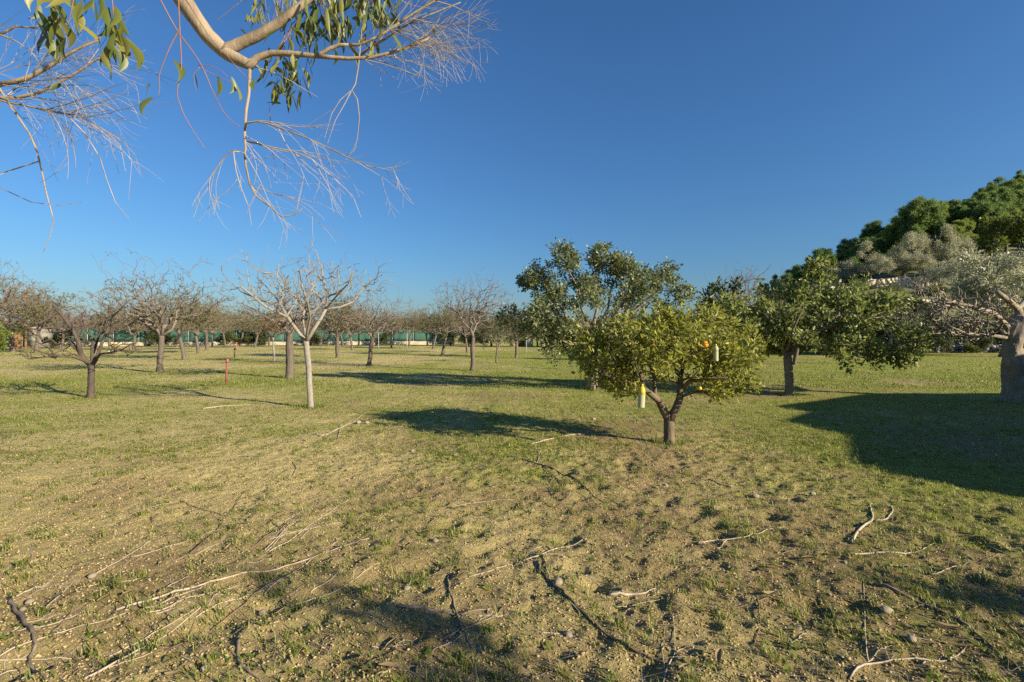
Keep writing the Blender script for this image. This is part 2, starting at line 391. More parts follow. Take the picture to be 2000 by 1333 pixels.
def leaves_mesh(name, pos, dr, L, Wd, rng, droop=0.0, curl=.25):
    n = len(pos); pos = np.asarray(pos); dr = np.asarray(dr, float)
    dr = dr / (np.linalg.norm(dr, axis=1)[:, None] + 1e-9); dr[:, 2] -= droop; dr /= np.linalg.norm(dr, axis=1)[:, None] + 1e-9
    rv = rng.normal(0, 1, (n, 3)); rv[:, 2] += .4
    sd = np.cross(dr, rv); sd /= np.linalg.norm(sd, axis=1)[:, None] + 1e-9
    up = np.cross(sd, dr)
    L = np.asarray(L)[:, None]; Wd = np.asarray(Wd)[:, None]
    mid = pos + dr * L * .5
    V = np.stack([pos, mid + sd * Wd + up * Wd * curl, pos + dr * L - up * L * curl * .3, mid - sd * Wd + up * Wd * curl], 1)
    o = 4 * np.arange(n)[:, None]
    return mesh_np(name, V.reshape(-1, 3), [np.vstack([o + np.array([[0, 1, 2]]), o + np.array([[0, 2, 3]])])])

def build_tree(name, base, sk, shoots, mats, rtip, rng, leafspec=None, pw=.5, sides=5, twig_r=0.012, tsides=10, label=None, cat='tree', group=None, bare_split=True):
    """one thing: trunk, each limb a part, crown (finest twigs and leaves)"""
    sk.finish(rtip, pw)
    root = empty(name, base); tag(root, label, cat, group)
    tb = Buf(); limbs = {}; tw = Buf()
    for limb, ch in sk.chains():
        pts = np.array([sk.p[k] for k in ch]); rad = np.array([sk.r[k] for k in ch])
        if len(ch) < 2: continue
        if limb >= 0 and ch[0] is not None: rad[0] = min(rad[0], rad[1] * 1.15)
        if limb < 0:
            m = max(2, (5 if tsides < 16 else 9) * len(ch)); t = np.linspace(0, len(ch) - 1, m); q = np.arange(len(ch))
            pp = np.stack([np.interp(t, q, pts[:, c]) for c in range(3)], -1); pp[1:-1] = .25 * pp[:-2] + .5 * pp[1:-1] + .25 * pp[2:]
            rr = np.interp(t, q, rad); rr[0] *= 1.4; rr[1] *= 1.22; rr[2] *= 1.1
            n0_ = tb.n; tb.tube(pp, rr, tsides, .03 if tsides < 16 else .012, rng)
            a_ = np.arange(tsides) / tsides * 2 * math.pi; zz_ = np.arange(m) * (pp[-1][2] - pp[0][2]) / m
            amp = .16 if tsides < 16 else .3
            g_ = amp * (fbm(np.cos(a_)[None] * 1.4 + 7 + zz_[:, None] * .8, np.sin(a_)[None] * 1.4 + zz_[:, None] * (2.2 if tsides < 16 else 3.2), 3 + tsides, 3) - .5) * 2
            W_ = tb.V[-1]; W_[:m * tsides] += ((W_[:m * tsides].reshape(m, tsides, 3) - pp[:, None]) * g_[..., None]).reshape(-1, 3)
        elif rad[1] < twig_r and bare_split: tw.tube(pts, rad, 3, cap=False)
        else: limbs.setdefault(limb, Buf()).tube(pts, rad, 8 if rad[1] > .03 else sides, .03 if rad[1] > .03 else 0, rng)
    tb.obj('trunk', mats[0], root)
    for k in sorted(limbs, key=lambda q: -sk.tips[q]): limbs[k].obj('limb', mats[1], root)
    crown = None
    if leafspec:
        pos, dr = [], []
        lm, per, L, Wd, spread, mat, droop, frac = leafspec
        for ids in shoots:
            A = np.array([sk.p[k] for k in ids])
            if rng.random() > frac: continue
            n = max(1, int(per * rng.uniform(.6, 1.4))); t = rng.uniform(lm, 1.03, n) * (len(A) - 1)
            q = np.arange(len(A)); pp = np.stack([np.interp(t, q, A[:, c]) for c in range(3)], -1)
            ax = A[-1] - A[-2]; ax = ax / (np.linalg.norm(ax) + 1e-9)
            rnd = rng.normal(0, 1, (n, 3)); rnd /= np.linalg.norm(rnd, axis=1)[:, None]
            pos.append(pp + rnd * rng.uniform(0, spread, (n, 1))); dr.append(rnd * .9 + ax * .6)
        if pos:
            pos = np.vstack(pos); dr = np.vstack(dr); n = len(pos)
            sz = rng.uniform(.65, 1.2, n)
            crown = link('crown', leaves_mesh('crown', pos, dr, L * sz, Wd * sz, rng, droop), mat, root)
    if tw.n:
        o = tw.obj('twigs' if crown else 'crown', mats[1], root)
        tag(o, kind='stuff')
    return root

def in_lobes(lobes, rng, n):
    """points in a union of ellipsoids (c, r, weight), denser to the outside"""
    w = np.array([l[2] for l in lobes], float); w /= w.sum(); out = []
    for k in rng.choice(len(lobes), n, p=w):
        c, r, _ = lobes[k]; d = rng.normal(0, 1, 3); d /= np.linalg.norm(d)
        out.append(np.asarray(c) + d * np.asarray(r) * rng.uniform(.25, 1) ** .5)
    return out
def px_lobes(lst, base, Yb, drop=0, squash=1.0):
    """(px, py, rx, ry, dy, weight) in photo pixels at the tree's distance -> local ellipsoids"""
    out = []
    for px, py, rx, ry, dy, w in lst:
        py = py + drop; ry = ry * squash; Yd = Yb + dy; out.append((P(px, py, Yd) - base, (rx / F * Yb, max(rx, ry) / F * Yb, ry / F * Yb), w))
    return out
def sublobes(lobes, rng, n, f0, f1):
    out = []
    for c in in_lobes(lobes, rng, n):
        k = rng.uniform(f0, f1); out.append((c, (k, k, k * rng.uniform(.7, 1.2)), k))
    return out
def px_path(lst, base):
    return [P(px, py, Yd) - base for px, py, Yd in lst]
def near_node(sk, f, q):
    d = np.linalg.norm(np.array(sk.p[f:]) - q, axis=1); k = int(np.argmin(d))
    return f if d[0] < 1.6 * d[k] + .05 else f + k
def base_of(px, py):
    x, y = G(px, py); return np.array((x, y, hz(x, y) - .04))

# ---- fig tree with grey smooth bark
def fig():
    rng = np.random.default_rng(21); bs = base_of(607, 797); Yb = bs[1]; sk = Skel()
    tr = sk.path(px_path([(607, 800, Yb), (605, 760, Yb), (603, 720, Yb), (600, 690, Yb), (598, 668, Yb)], bs), -1, .062, .058, True)
    f = tr[-1]
    L = [([(585, 652, 0), (570, 632, -.1), (562, 620, -.2), (545, 612, -.4), (520, 600, -.7), (495, 580, -1), (470, 560, -1.2)], .04, .016),
         ([(612, 645, 0), (628, 620, .1), (636, 605, .15), (640, 580, .2), (632, 550, .3), (628, 520, .3)], .042, .016),
         ([(636, 604, .15), (665, 600, .3), (690, 590, .5), (712, 560, .7), (732, 545, .8)], .03, .012),
         ([(596, 650, .1), (592, 630, .3), (593, 610, .5), (580, 585, .8), (560, 560, 1.0), (540, 525, 1.1)], .026, .012),
         ([(560, 618, -.2), (545, 590, 0), (530, 570, .2), (505, 545, .3)], .022, .01),
         ([(600, 648, -.2), (606, 620, -.6), (600, 590, -.9), (590, 560, -1.0), (585, 530, -1.0)], .026, .012),
         ([(637, 603, .15), (660, 575, -.4), (680, 555, -.8), (690, 530, -1.0)], .022, .01)]
    for pts, r0, r1 in L:
        q = px_path([(a, b_, Yb + c) for a, b_, c in pts], bs)
        k = near_node(sk, f, q[0])
        sk.path(q, k, min(r0, sk.r[k] * .9), r1)
    lob = px_lobes([(500, 570, 65, 45, -.6, 2), (600, 545, 75, 45, 0, 3), (700, 560, 60, 35, .3, 2), (560, 585, 80, 35, .6, 2), (640, 560, 80, 40, -.8, 2)], bs, Yb)
    pts = in_lobes(lob, rng, 165)
    pts += px_path([(594, 482, Yb), (617, 490, Yb + .2), (460, 500, Yb - .6), (436, 535, Yb - .9), (519, 500, Yb + .3), (480, 508, Yb - .5), (675, 508, Yb), (740, 522, Yb + .6), (768, 532, Yb + .7), (780, 556, Yb + .8)], bs)
    sh = sk.attract(pts, rng, .3, 1.3, .12, .12, f)
    # short upturned spurs
    ends = [np.array(sk.p[i[-1]]) for i in sh]
    sp = [e + np.array((rng.normal(0, .1), rng.normal(0, .1), rng.uniform(.1, .26))) for e in ends for _ in range(2)]
    sh2 = sk.attract(sp, rng, .25, .7, .1, .1, f)
    return build_tree('fig_tree', bs, sk, sh, (M['fig'], M['fig']), .0055, rng, None, .42, 5, .009, 12,
        'bare grey smooth-barked fig tree with upturned twigs beside the red pipe')
fig()

# ---- dark low tree at the left with a bottle
def dark_tree():
    rng = np.random.default_rng(8); bs = base_of(178, 777); Yb = bs[1]; sk = Skel()
    tr = sk.path(px_path([(178, 780, Yb), (178, 750, Yb), (179, 715, Yb)], bs), -1, .075, .07, True); f = tr[-1]
    for pts, r0, r1 in [([(165, 703, 0), (157, 690, -.1), (152, 665, -.2), (143, 645, -.2), (130, 628, -.3), (118, 612, -.3), (105, 602, -.4), (100, 610, -.6), (95, 622, -.7), (75, 632, -.9)], .055, .02),
                        ([(186, 705, 0), (192, 690, .2), (200, 668, .3), (212, 640, .4), (220, 618, .5), (216, 603, .6)], .045, .016),
                        ([(180, 700, .1), (180, 680, .3), (182, 665, .5)], .04, .03),
                        ([(195, 692, -.1), (210, 690, -.4), (235, 685, -.7), (258, 672, -.9)], .03, .012),
                        ([(160, 703, -.2), (140, 697, -.5), (110, 697, -.8), (80, 688, -1.1), (52, 676, -1.3)], .03, .012),
                        ([(150, 655, -.2), (158, 640, .1), (160, 620, .3), (168, 615, .4)], .022, .01),
                        ([(183, 690, .5), (195, 650, .9), (199, 620, 1.1), (190, 615, 1.2)], .03, .012),
                        ([(104, 602, -.4), (104, 590, -.4), (112, 596, -.2), (128, 602, 0), (140, 598, .1)], .02, .009), ([(130, 628, -.3), (112, 640, -.6), (95, 640, -.8), (70, 645, -1.0), (45, 640, -1.1)], .026, .009),
                        ([(143, 645, -.2), (120, 650, .2), (98, 650, .5), (85, 630, .6)], .024, .009), ([(214, 636, .4), (240, 640, .5), (262, 625, .6)], .02, .008), ([(110, 697, -.8), (95, 680, -.6), (70, 668, -.5)], .018, .008), ([(205, 655, .3), (225, 665, .2), (250, 660, .1), (268, 648, .1)], .02, .008), ([(218, 620, .5), (235, 605, .3), (250, 590, .2)], .018, .008)]:
        q = px_path([(a, b_, Yb + c) for a, b_, c in pts], bs)
        k = near_node(sk, f, q[0])
        sk.path(q, k, min(r0, sk.r[k] * .92), r1)
    pts = in_lobes(px_lobes([(110, 640, 65, 40, 0, 2), (190, 625, 55, 35, .4, 2), (90, 690, 50, 14, -.5, 1), (240, 680, 35, 14, -.5, 1), (165, 640, 60, 45, .6, 2)], bs, Yb), rng, 330)
    sh = sk.attract(pts, rng, .3, .2, .35, .1, f)
    return build_tree('fruit_tree', bs, sk, sh, (M['dark'], M['dark']), .0085, rng, (.6, 1.2, .05, .012, .04, M['l_yellow'], .2, .25), .46, 5, .008, 10,
        'low dark-barked fruit tree with crooked bare limbs and a yellow bottle trap')
dark_tree()

# ---- orange tree
def orange():
    rng = np.random.default_rng(4); bs = base_of(1307, 865); Yb = bs[1]; sk = Skel()
    tr = sk.path(px_path([(1307, 868, Yb), (1307, 845, Yb), (1307, 822, Yb)], bs), -1, .082, .075, True); f = tr[-1]
    for pts, r0, r1 in [([(1295, 800, 0), (1286, 782, 0), (1268, 768, -.05), (1255, 758, -.1), (1235, 748, -.2), (1200, 740, -.4), (1170, 725, -.6)], .058, .018),
                        ([(1320, 800, 0), (1327, 780, .05), (1330, 758, .1), (1325, 735, .15), (1318, 710, .2), (1310, 680, .2)], .062, .025),
                        ([(1330, 765, .1), (1345, 745, .0), (1380, 742, -.2), (1420, 738, -.4)], .035, .014),
                        ([(1328, 745, .15), (1335, 710, .4), (1350, 690, .6), (1380, 670, .7)], .034, .014),
                        ([(1322, 725, .15), (1330, 705, -.3), (1350, 692, -.5), (1378, 680, -.6)], .034, .012),
                        ([(1280, 778, 0), (1278, 740, .2), (1270, 715, .3), (1240, 690, .4), (1200, 670, .5)], .034, .014),
                        ([(1258, 760, -.1), (1250, 730, -.4), (1235, 705, -.6)], .03, .012)]:
        q = px_path([(a, b_, Yb + c) for a, b_, c in pts], bs)
        k = near_node(sk, f, q[0])
        sk.path(q, k, min(r0, sk.r[k] * .92), r1)
    lob = px_lobes([(1200, 680, 72, 62, 0, 3), (1290, 655, 95, 62, 0, 4), (1390, 655, 80, 62, 0, 4), (1430, 690, 58, 55, 0, 2), (1300, 660, 90, 60, -.6, 3), (1300, 660, 90, 55, .6, 2),
                    (1180, 720, 45, 35, .1, 1), (1440, 738, 45, 22, -.1, 1), (1150, 665, 42, 40, .1, 1.6), (1455, 670, 38, 45, 0, 1.2), (1240, 630, 40, 28, -.2, 1), (1340, 615, 70, 22, 0, 1.5), (1270, 725, 45, 30, .5, .7), (1375, 730, 50, 28, .4, .7), (1215, 742, 38, 20, -.2, .9), (1410, 748, 36, 16, -.3, .7), (1165, 705, 36, 34, -.2, .8), (1300, 605, 30, 14, 0, .5), (1385, 603, 30, 14, .1, .5), (1225, 612, 26, 16, .2, .5)], bs, Yb, 12, .84)
    pts = in_lobes(sublobes(lob, rng, 120, .1, .24), rng, 650) + in_lobes(lob, rng, 550)
    sh = sk.attract(pts, rng, .3, .1, .15, .1, f)
    return build_tree('orange_tree', bs, sk, sh, (M['orange'], M['orange']), .0028, rng, (.45, 10.5, .088, .018, .08, M['l_orange'], .15, .95), .47, 5, .006, 12,
        'small rounded orange tree with yellow-green leaves and a forked trunk')
orange()

# ---- tall carob behind it
def carob():
    rng = np.random.default_rng(14); bs = base_of(1158, 761); Yb = bs[1]; sk = Skel()
    tr = sk.path(px_path([(1158, 764, Yb), (1158, 735, Yb), (1160, 700, Yb), (1162, 672, Yb)], bs), -1, .135, .105, True); f = tr[-1]
    tw = [(1040, 515, 0), (1028, 548, .3), (1104, 488, -.4), (1172, 474, .2), (1213, 492, .4), (1250, 522, 0), (1305, 520, .4), (1345, 560, .3), (1075, 600, -.8), (1060, 660, -.6), (1130, 620, -1.2), (1220, 600, -1.0), (1280, 590, 1.0), (1000, 610, .6)]
    for a, b_, c in tw:
        e = P(a, b_, Yb + c) - bs; s0 = sk.p[f]; n = 6
        q = []
        for t in np.linspace(1 / n, 1, n):
            w = s0 + (e - s0) * t; w[2] = s0[2] + (e[2] - s0[2]) * t ** 1.35; q.append(w + rng.normal(0, .06, 3))
        sk.path(q, f, rng.uniform(.04, .06), .008)
    lob = px_lobes([(1042, 535, 24, 30, 0, 1.1), (1030, 552, 20, 14, .2, .5), (1104, 505, 22, 28, -.4, 1), (1170, 498, 22, 30, .2, 1.1), (1210, 515, 20, 26, .4, .9), (1246, 540, 28, 24, 0, 1), (1298, 545, 30, 26, .4, 1), (1335, 572, 26, 22, .3, .8),
                    (1110, 560, 62, 48, 0, 4), (1190, 560, 60, 48, 0, 4), (1265, 585, 60, 36, .4, 3), (1070, 615, 55, 40, -.3, 3), (1150, 620, 70, 45, -.8, 3), (1075, 660, 35, 28, -.5, 1.4), (1000, 612, 26, 22, .6, 1), (1130, 655, 60, 36, .6, 2), (1050, 640, 40, 40, -.4, 1.4), (1105, 678, 40, 20, -.3, .9), (1220, 620, 60, 40, .9, 2)], bs, Yb)
    pts = in_lobes(sublobes(lob, rng, 130, .2, .36), rng, 1500) + in_lobes(lob[:8], rng, 420)
    sh = sk.attract(pts, rng, .25, .2, .1, .15, f)
    return build_tree('carob_tree', bs, sk, sh, (M['carob'], M['carob']), .004, rng, (.35, 12, .092, .028, .13, M['l_carob'], -.1, .97), .45, 5, .008, 12,
        'tall dark evergreen tree with upright leafy shoots behind the orange tree')
carob()

# ---- spreading evergreen at the right
def right_tree():
    rng = np.random.default_rng(31); bs = base_of(1541, 772); Yb = bs[1]; sk = Skel()
    tr = sk.path(px_path([(1541, 775, Yb), (1541, 745, Yb), (1539, 715, Yb), (1538, 698, Yb)], bs), -1, .105, .095, True); f = tr[-1]
    for pts, r0, r1 in [([(1530, 685, 0), (1520, 660, -.1), (1510, 630, -.2), (1470, 600, -.4), (1420, 580, -.5)], .06, .012),
                        ([(1548, 685, 0), (1560, 655, .1), (1575, 610, .1), (1580, 570, 0), (1590, 530, 0)], .06, .012),
                        ([(1550, 680, 0), (1575, 655, -.3), (1620, 640, -.6), (1670, 625, -.8), (1720, 620, -.9)], .055, .012),
                        ([(1620, 640, -.6), (1680, 590, -.4), (1730, 575, -.2), (1760, 575, 0)], .03, .01),
                        ([(1545, 685, .1), (1600, 640, .8), (1650, 610, 1.1), (1690, 600, 1.2)], .05, .012),
                        ([(1535, 685, .1), (1520, 640, .7), (1490, 600, 1.0), (1480, 550, 1.1)], .05, .01),
                        ([(1538, 682, -.1), (1550, 640, -.8), (1570, 600, -1.1)], .045, .012),
                        ([(1660, 628, -.7), (1680, 660, -1.0), (1690, 690, -1.1)], .022, .008),
                        ([(1720, 620, -.9), (1760, 640, -1.0), (1785, 665, -1.0)], .016, .007)]:
        q = px_path([(a, b_, Yb + c) for a, b_, c in pts], bs)
        k = near_node(sk, f, q[0])
        sk.path(q, k, min(r0, sk.r[k] * .92), r1)
    lob = px_lobes([(1440, 600, 55, 45, -.3, 2), (1520, 590, 65, 50, 0, 3), (1590, 572, 48, 40, 0, 2.6), (1640, 600, 65, 45, -.3, 3), (1720, 595, 50, 26, -.2, 1.4), (1690, 645, 70, 42, -.8, 3), (1760, 660, 42, 34, -.9, 1.6), (1600, 640, 75, 42, -.6, 3), (1500, 650, 50, 40, .3, 1.6), (1690, 685, 30, 14, -1, .5), (1610, 640, 70, 40, .9, 2), (1590, 520, 14, 22, 0, .7), (1530, 562, 30, 16, .2, .7), (1640, 562, 26, 20, .1, .8), (1480, 548, 10, 24, .4, .3), (1780, 640, 26, 22, -.9, .7), (1700, 570, 34, 18, -.2, .7), (1460, 640, 36, 36, -.2, 1), (1640, 680, 50, 18, -.9, 1), (1740, 690, 36, 14, -1, .7)], bs, Yb, 10, .8)
    pts = in_lobes(sublobes(lob, rng, 170, .16, .32), rng, 1500)
    sh = sk.attract(pts, rng, .25, .15, .15, .15, f)
    bare = px_path([(a, b_, Yb + c) for a, b_, c in zip(rng.uniform(1400, 1510, 26), rng.uniform(512, 560, 26), rng.uniform(.5, 1.6, 26))], bs)
    sk.attract(bare, rng, .25, .8, .08, .15, f)
    return build_tree('evergreen_tree', bs, sk, sh, (M['carob'], M['carob']), .004, rng, (.5, 11, .115, .034, .1, M['l_right'], 0, .95), .45, 5, .008, 12,
        'wide spreading glossy evergreen tree on a straight trunk by the house shadow')
right_tree()

# ---- old gnarled fig at the right
def old_fig():
    rng = np.random.default_rng(77); bs = base_of(1985, 785); Yb = bs[1]; sk = Skel()
    tr = sk.path(px_path([(1986, 790, Yb), (1984, 750, Yb), (1981, 715, Yb), (1978, 680, Yb), (1982, 650, Yb), (1992, 620, Yb)], bs), -1, .25, .16, True); sk.r[tr[2]] = .225; sk.r[tr[3]] = .165; sk.r[tr[4]] = .18; f = tr[-2]
    for pts, r0, r1 in [([(1988, 604, 0), (1972, 590, -.1), (1958, 579, -.2), (1947, 571, -.3)], .07, .05),
                        ([(1968, 640, 0), (1940, 612, -.2), (1900, 600, -.4), (1865, 592, -.6), (1830, 578, -.8)], .07, .018),
                        ([(1965, 660, 0), (1930, 655, -.4), (1890, 652, -.7), (1860, 640, -.9)], .05, .014),
                        ([(1990, 600, .1), (2010, 580, .2), (2040, 560, .2)], .11, .04),
                        ([(2000, 640, .2), (2040, 620, .4), (2090, 590, .5)], .09, .03),
                        ([(1935, 612, -.2), (1920, 590, .2), (1905, 570, .4)], .04, .014),
                        ([(1970, 650, .2), (1930, 630, .8), (1880, 620, 1.1)], .06, .016)]:
        q = px_path([(a, b_, Yb + c) for a, b_, c in pts], bs)
        k = near_node(sk, f, q[0])
        sk.path(q, k, min(r0, sk.r[k] * .85), r1)
    pts = in_lobes(px_lobes([(1880, 610, 55, 35, -.5, 3), (1900, 640, 60, 28, -.6, 3), (1850, 640, 40, 30, -.5, 1.5), (1960, 590, 25, 25, 0, 1), (1830, 600, 20, 28, -.6, 1), (2060, 580, 60, 50, .2, 2)], bs, Yb), rng, 260)
    sh = sk.attract(pts, rng, .22, 1.6, .4, .08, 3)
    ends = [np.array(sk.p[i[-1]]) for i in sh]
    sk.attract([e + np.array((rng.normal(0, .09), rng.normal(0, .09), rng.uniform(.06, .2))) for e in ends], rng, .25, .8, .1, .08, 3)
    return build_tree('fig_tree', bs, sk, sh, (M['oldfig'], M['oldfig']), .011, rng, None, .42, 6, .01, 28,
        'old thick-trunked gnarled bare fig tree with a sawn limb by the stone wall')
old_fig()

# ---- generic bare orchard trees
def almond(seed, h, w, trunk_h, lean, npts, r, leafy=None, mats=None, rtip=.0068, vase=.6, base=(0, 0, 0), name='almond_tree', up=.7, twig_r=.009):
    rng = np.random.default_rng(seed); sk = Skel()
    tr = sk.path([np.array((lean[0] * t ** 1.3, lean[1] * t, trunk_h * t - .04)) + (rng.normal(0, .02, 3) if 0 < t < 1 else 0) for t in (0, .35, .7, 1)], -1, r, r * .82, True); f = tr[-1]
    o = sk.p[f]; nl = int(rng.integers(3, 6)); a0 = rng.uniform(0, 6.28)
    for k in range(nl):
        a = a0 + k * 6.28 / nl + rng.normal(0, .25); e = np.array((math.cos(a) * w * .36, math.sin(a) * w * .36, trunk_h + (h - trunk_h) * rng.uniform(.4, .65)))
        q = [o + (e - o) * np.array((t, t, t ** .8)) + rng.normal(0, .05, 3) for t in (.15, .3, .45, .6, .8, 1)]
        q = [v + rng.normal(0, .07, 3) for v in q]
        sk.path(q, f, r * .44, r * .09)
    lobes = []
    for k in range(9):
        a = rng.uniform(0, 6.28); rr = w * .5 * rng.uniform(.2, .72); zz = trunk_h + (h - trunk_h) * rng.uniform(.3, .75)
        lobes.append(((math.cos(a) * rr + o[0], math.sin(a) * rr + o[1], zz), (w * .24, w * .24, (h - trunk_h) * .27), 1))
    pts = in_lobes(lobes, rng, npts)
    for _ in range(max(6, npts // 30)): pts.append(np.array((o[0] + rng.normal(0, w * .2), o[1] + rng.normal(0, w * .2), h * rng.uniform(.93, 1.1))))
    sh = sk.attract(pts, rng, .3, up, .2, .2, f)
    return build_tree(name, base, sk, sh, mats or (M['almond'], M['twig']), rtip, rng, leafy, .47, 5, twig_r, 9)
LF = lambda per, mat, L=.05, frac=.7: (.3, per, L, L * .27, .06, M[mat], .1, frac)
def place(t, px, py, label, group=None, rot=0, sc=1.0):
    b_ = base_of(px, py); t.location = b_; t.rotation_euler = (0, 0, rot); t.scale = (sc, sc, sc); tag(t, label, 'tree', group); return t
FIRST = {}
def use(key, *a, **k):
    if key not in FIRST: FIRST[key] = PROTO[key](); t = FIRST[key]
    else: t = copy_tree(FIRST[key])
    return place(t, *a, **k)
PROTO = {
 'A': lambda: almond(101, 4.3, 4.8, 1.5, (.06, 0), 1100, .115, LF(4, 'l_almond', .06, .5)),
 'B': lambda: almond(102, 4.0, 4.5, 1.45, (.2, .05), 1100, .115, rtip=.0062),
 'C': lambda: almond(103, 4.1, 3.5, 1.5, (.08, 0), 900, .105, None, (M['almond'], M['twig']), .006, up=1.2),
 'D': lambda: almond(104, 4.2, 4.4, 1.5, (-.3, 0), 1000, .115, LF(8, 'l_almond', .085, .75)),
 'E': lambda: almond(105, 4.0, 4.4, 1.35, (-.15, .1), 1000, .12, LF(9, 'l_almond', .085, .75)),
 'Y': lambda: almond(106, 2.7, 3.2, 1.45, (-.04, 0), 420, .06, LF(7, 'l_yellow', .08, .6), (M['fig'], M['twig'])),
 'T': lambda: almond(107, 2.2, 2.0, 1.2, (.05, 0), 150, .05, LF(5, 'l_almond', .05, .6), rtip=.003),
 'S': lambda: almond(108, 1.7, 1.2, .8, (.02, 0), 60, .03, None, rtip=.003),
}
use('A', 312, 728, 'bare almond tree with a few green leaves behind the dark fruit tree', rot=.6, sc=1.05)
use('B', 720, 714, 'wide bare almond tree on a leaning trunk right of the grey fig', rot=0)
use('C', 922, 725, 'bare almond tree of upright purplish branches left of the tall carob', rot=1.0)
use('Y', 535, 708, 'slim pale-trunked tree with yellowing leaves behind the grey fig', rot=.3)
almT = almond(111, 3.8, 4.2, 1.7, (-.05, 0), 800, .14); place(almT, 565, 739, 'stout rough-barked bare tree directly behind the grey fig', rot=2.1)
use('D', 360, 703, 'orchard tree on a trunk leaning away from the dark fruit tree', rot=0)
use('T', 969, 709, 'thin young tree with a stick-straight stem beside the purplish almond', rot=0)
GA = 'orchard trees in rows before the fence'
LA = 'brownish orchard tree with thinly leafed twigs in the rows before the fence'
LB = 'bare twiggy orchard tree in the rows before the fence'
for n_, (k, px, py, rot, sc) in enumerate([('E', 388, 691, 1, 1.1), ('D', 404, 684, 2, 1.1), ('E', 660, 699, 2.2, 1.05), ('E', 688, 684, .4, 1), ('D', 498, 680, 4, 1), ('B', 640, 676, 1, .95), ('E', 799, 677, 3, 1.05),
        ('D', 846, 682, 3.4, 1.05), ('E', 835, 675, .2, 1.0), ('D', 864, 694, 2.9, .9), ('B', 912, 689, 4, .9), ('E', 1008, 699, 5, .85), ('E', 262, 685, 3, 1.1), ('B', 123, 682, 2, 1.1), ('D', 70, 690, 5, 1.25), ('E', 215, 679, 2.4, 1.2),
        ('B', 345, 678, .4, 1.1), ('D', 440, 677, 1.4, 1.1), ('E', 560, 678, 5, 1.1), ('B', 600, 677, 3.3, 1), ('D', 735, 676, .7, 1.05), ('E', 765, 680, 2, .9), ('B', 700, 675, 5.2, 1.1), ('D', 470, 675, 3, 1.2), ('E', 25, 688, .9, 1.5), ('A', -25, 705, 2, 1.35),
        ('B', 160, 676, 1.2, 1.2), ('E', 290, 676, 4.4, 1.2), ('D', 525, 675, 2.2, 1.1), ('A', 415, 679, 3.9, 1.05), ('B', -55, 690, .3, 1.2), ('E', 95, 676, 5.5, 1.3), ('E', 880, 676, 1.8, 1.1), ('D', 670, 677, .9, 1.0), ('E', 960, 677, .2, 1.1), ('D', 1050, 678, 1.1, 1.0)]):
    own = {388: 'olive-brown orchard tree just behind the tree with the leaning trunk', 404: 'olive-brown orchard tree two rows behind the leaning-trunk tree', 660: 'spreading brown orchard tree between the grey fig and the wide almond',
           912: 'bare dark tree standing just behind the purplish almond', 864: 'thick-trunked leaning orchard tree left of the purplish almond', 1008: 'thinly leafed orchard tree between the purplish almond and the carob',
           846: 'orchard tree just behind the thick-trunked leaning one', 799: 'orchard tree beside the thin stake before the green mesh fence', 262: 'brown orchard tree behind the dark tree with the yellow bottle', 70: 'large twiggy tree in front of the stone hut',
           123: 'bare tree with a pale trunk between hut and dark fruit tree', -20: 'tall twiggy tree rising over the yellow-green bush', 25: 'broad twiggy tree over the palm trunk', 498: 'orchard tree behind the black valve riser and its pink pipe', 688: 'small orchard tree right behind the spreading brown one'}.get(px)
    use(k, px, py, own or (LB if k == 'B' else LA), GA + (' (bare)' if k == 'B' else ''), rot, sc)
for k, px, py in (('S', 627, 687), ('S', 946, 685)): use(k, px, py, 'tiny bare sapling among the orchard rows', 'saplings among the rows', px, 1.2)
use('T', 1642, 704, 'young tree standing half hidden under the spreading evergreen crown', 'young trees behind the evergreen', 1, 1.3)
use('T', 1788, 715, 'young tree standing half hidden under the spreading evergreen crown', 'young trees behind the evergreen', 3, 1.2)
use('D', 1551, 713, 'darker trunked orchard tree directly behind the evergreen trunk', None, 3, .95)
almW = almond(119, 3.4, 4.0, 1.2, (.1, 0), 420, .12, None, (M['fig'], M['twig'])); place(almW, 1576, 691, 'pale-trunked bare tree far behind the evergreen trunk', rot=1)
almX = almond(120, 4.4, 5.5, 1.3, (.1, 0), 560, .14, None, (M['fig'], M['twig'])); place(almX, 1740, 695, 'grey tangled bare tree behind the spreading evergreen crown', rot=1)

# ---- leafy bushes, olives, pines from one foliage builder
def leafy(name, seed, h, w, trunk_h, npts, per, L, lw, mat, spread, r=.1, nlobes=9, flat=.3, tm='pine', rtip=.006, up=.1, lobes=None, vert=1.0):
    rng = np.random.default_rng(seed); sk = Skel()
    tr = sk.path([np.array((rng.normal(0, .05) * h * .1, rng.normal(0, .05) * h * .1, (trunk_h + (h - trunk_h) * .35) * t - .05)) for t in (0, .4, .8, 1)], -1, r, r * .6, True); f = tr[1]
    made = lobes is None
    if made:
        lobes = []
        for k in range(nlobes):
            a = rng.uniform(0, 6.28); u = rng.uniform(0, 1); rr = w * .5 * (1 - u * .55) * rng.uniform(.3, .75)
            lobes.append(((math.cos(a) * rr, math.sin(a) * rr, trunk_h + (h - trunk_h) * (.22 + .62 * u)), (w * .24, w * .24, (h - trunk_h) * flat * .6), 1))
    if made: lobes = [(c_, (r_[0] * (1.25 if vert < 1 else 1), r_[1] * (1.25 if vert < 1 else 1), r_[2] * vert), w_) for c_, r_, w_ in sublobes(lobes, rng, 34, w * .05, w * .12)]
    sh = sk.attract(in_lobes(lobes, rng, npts), rng, .3, up, .1, max(.2, h * .08), f)
    return build_tree(name, (0, 0, 0), sk, sh, (M[tm], M[tm]), rtip, rng, (.3, per, L, lw, spread, M[mat], 0, 1), .45, 4, 0, 7, bare_split=False)
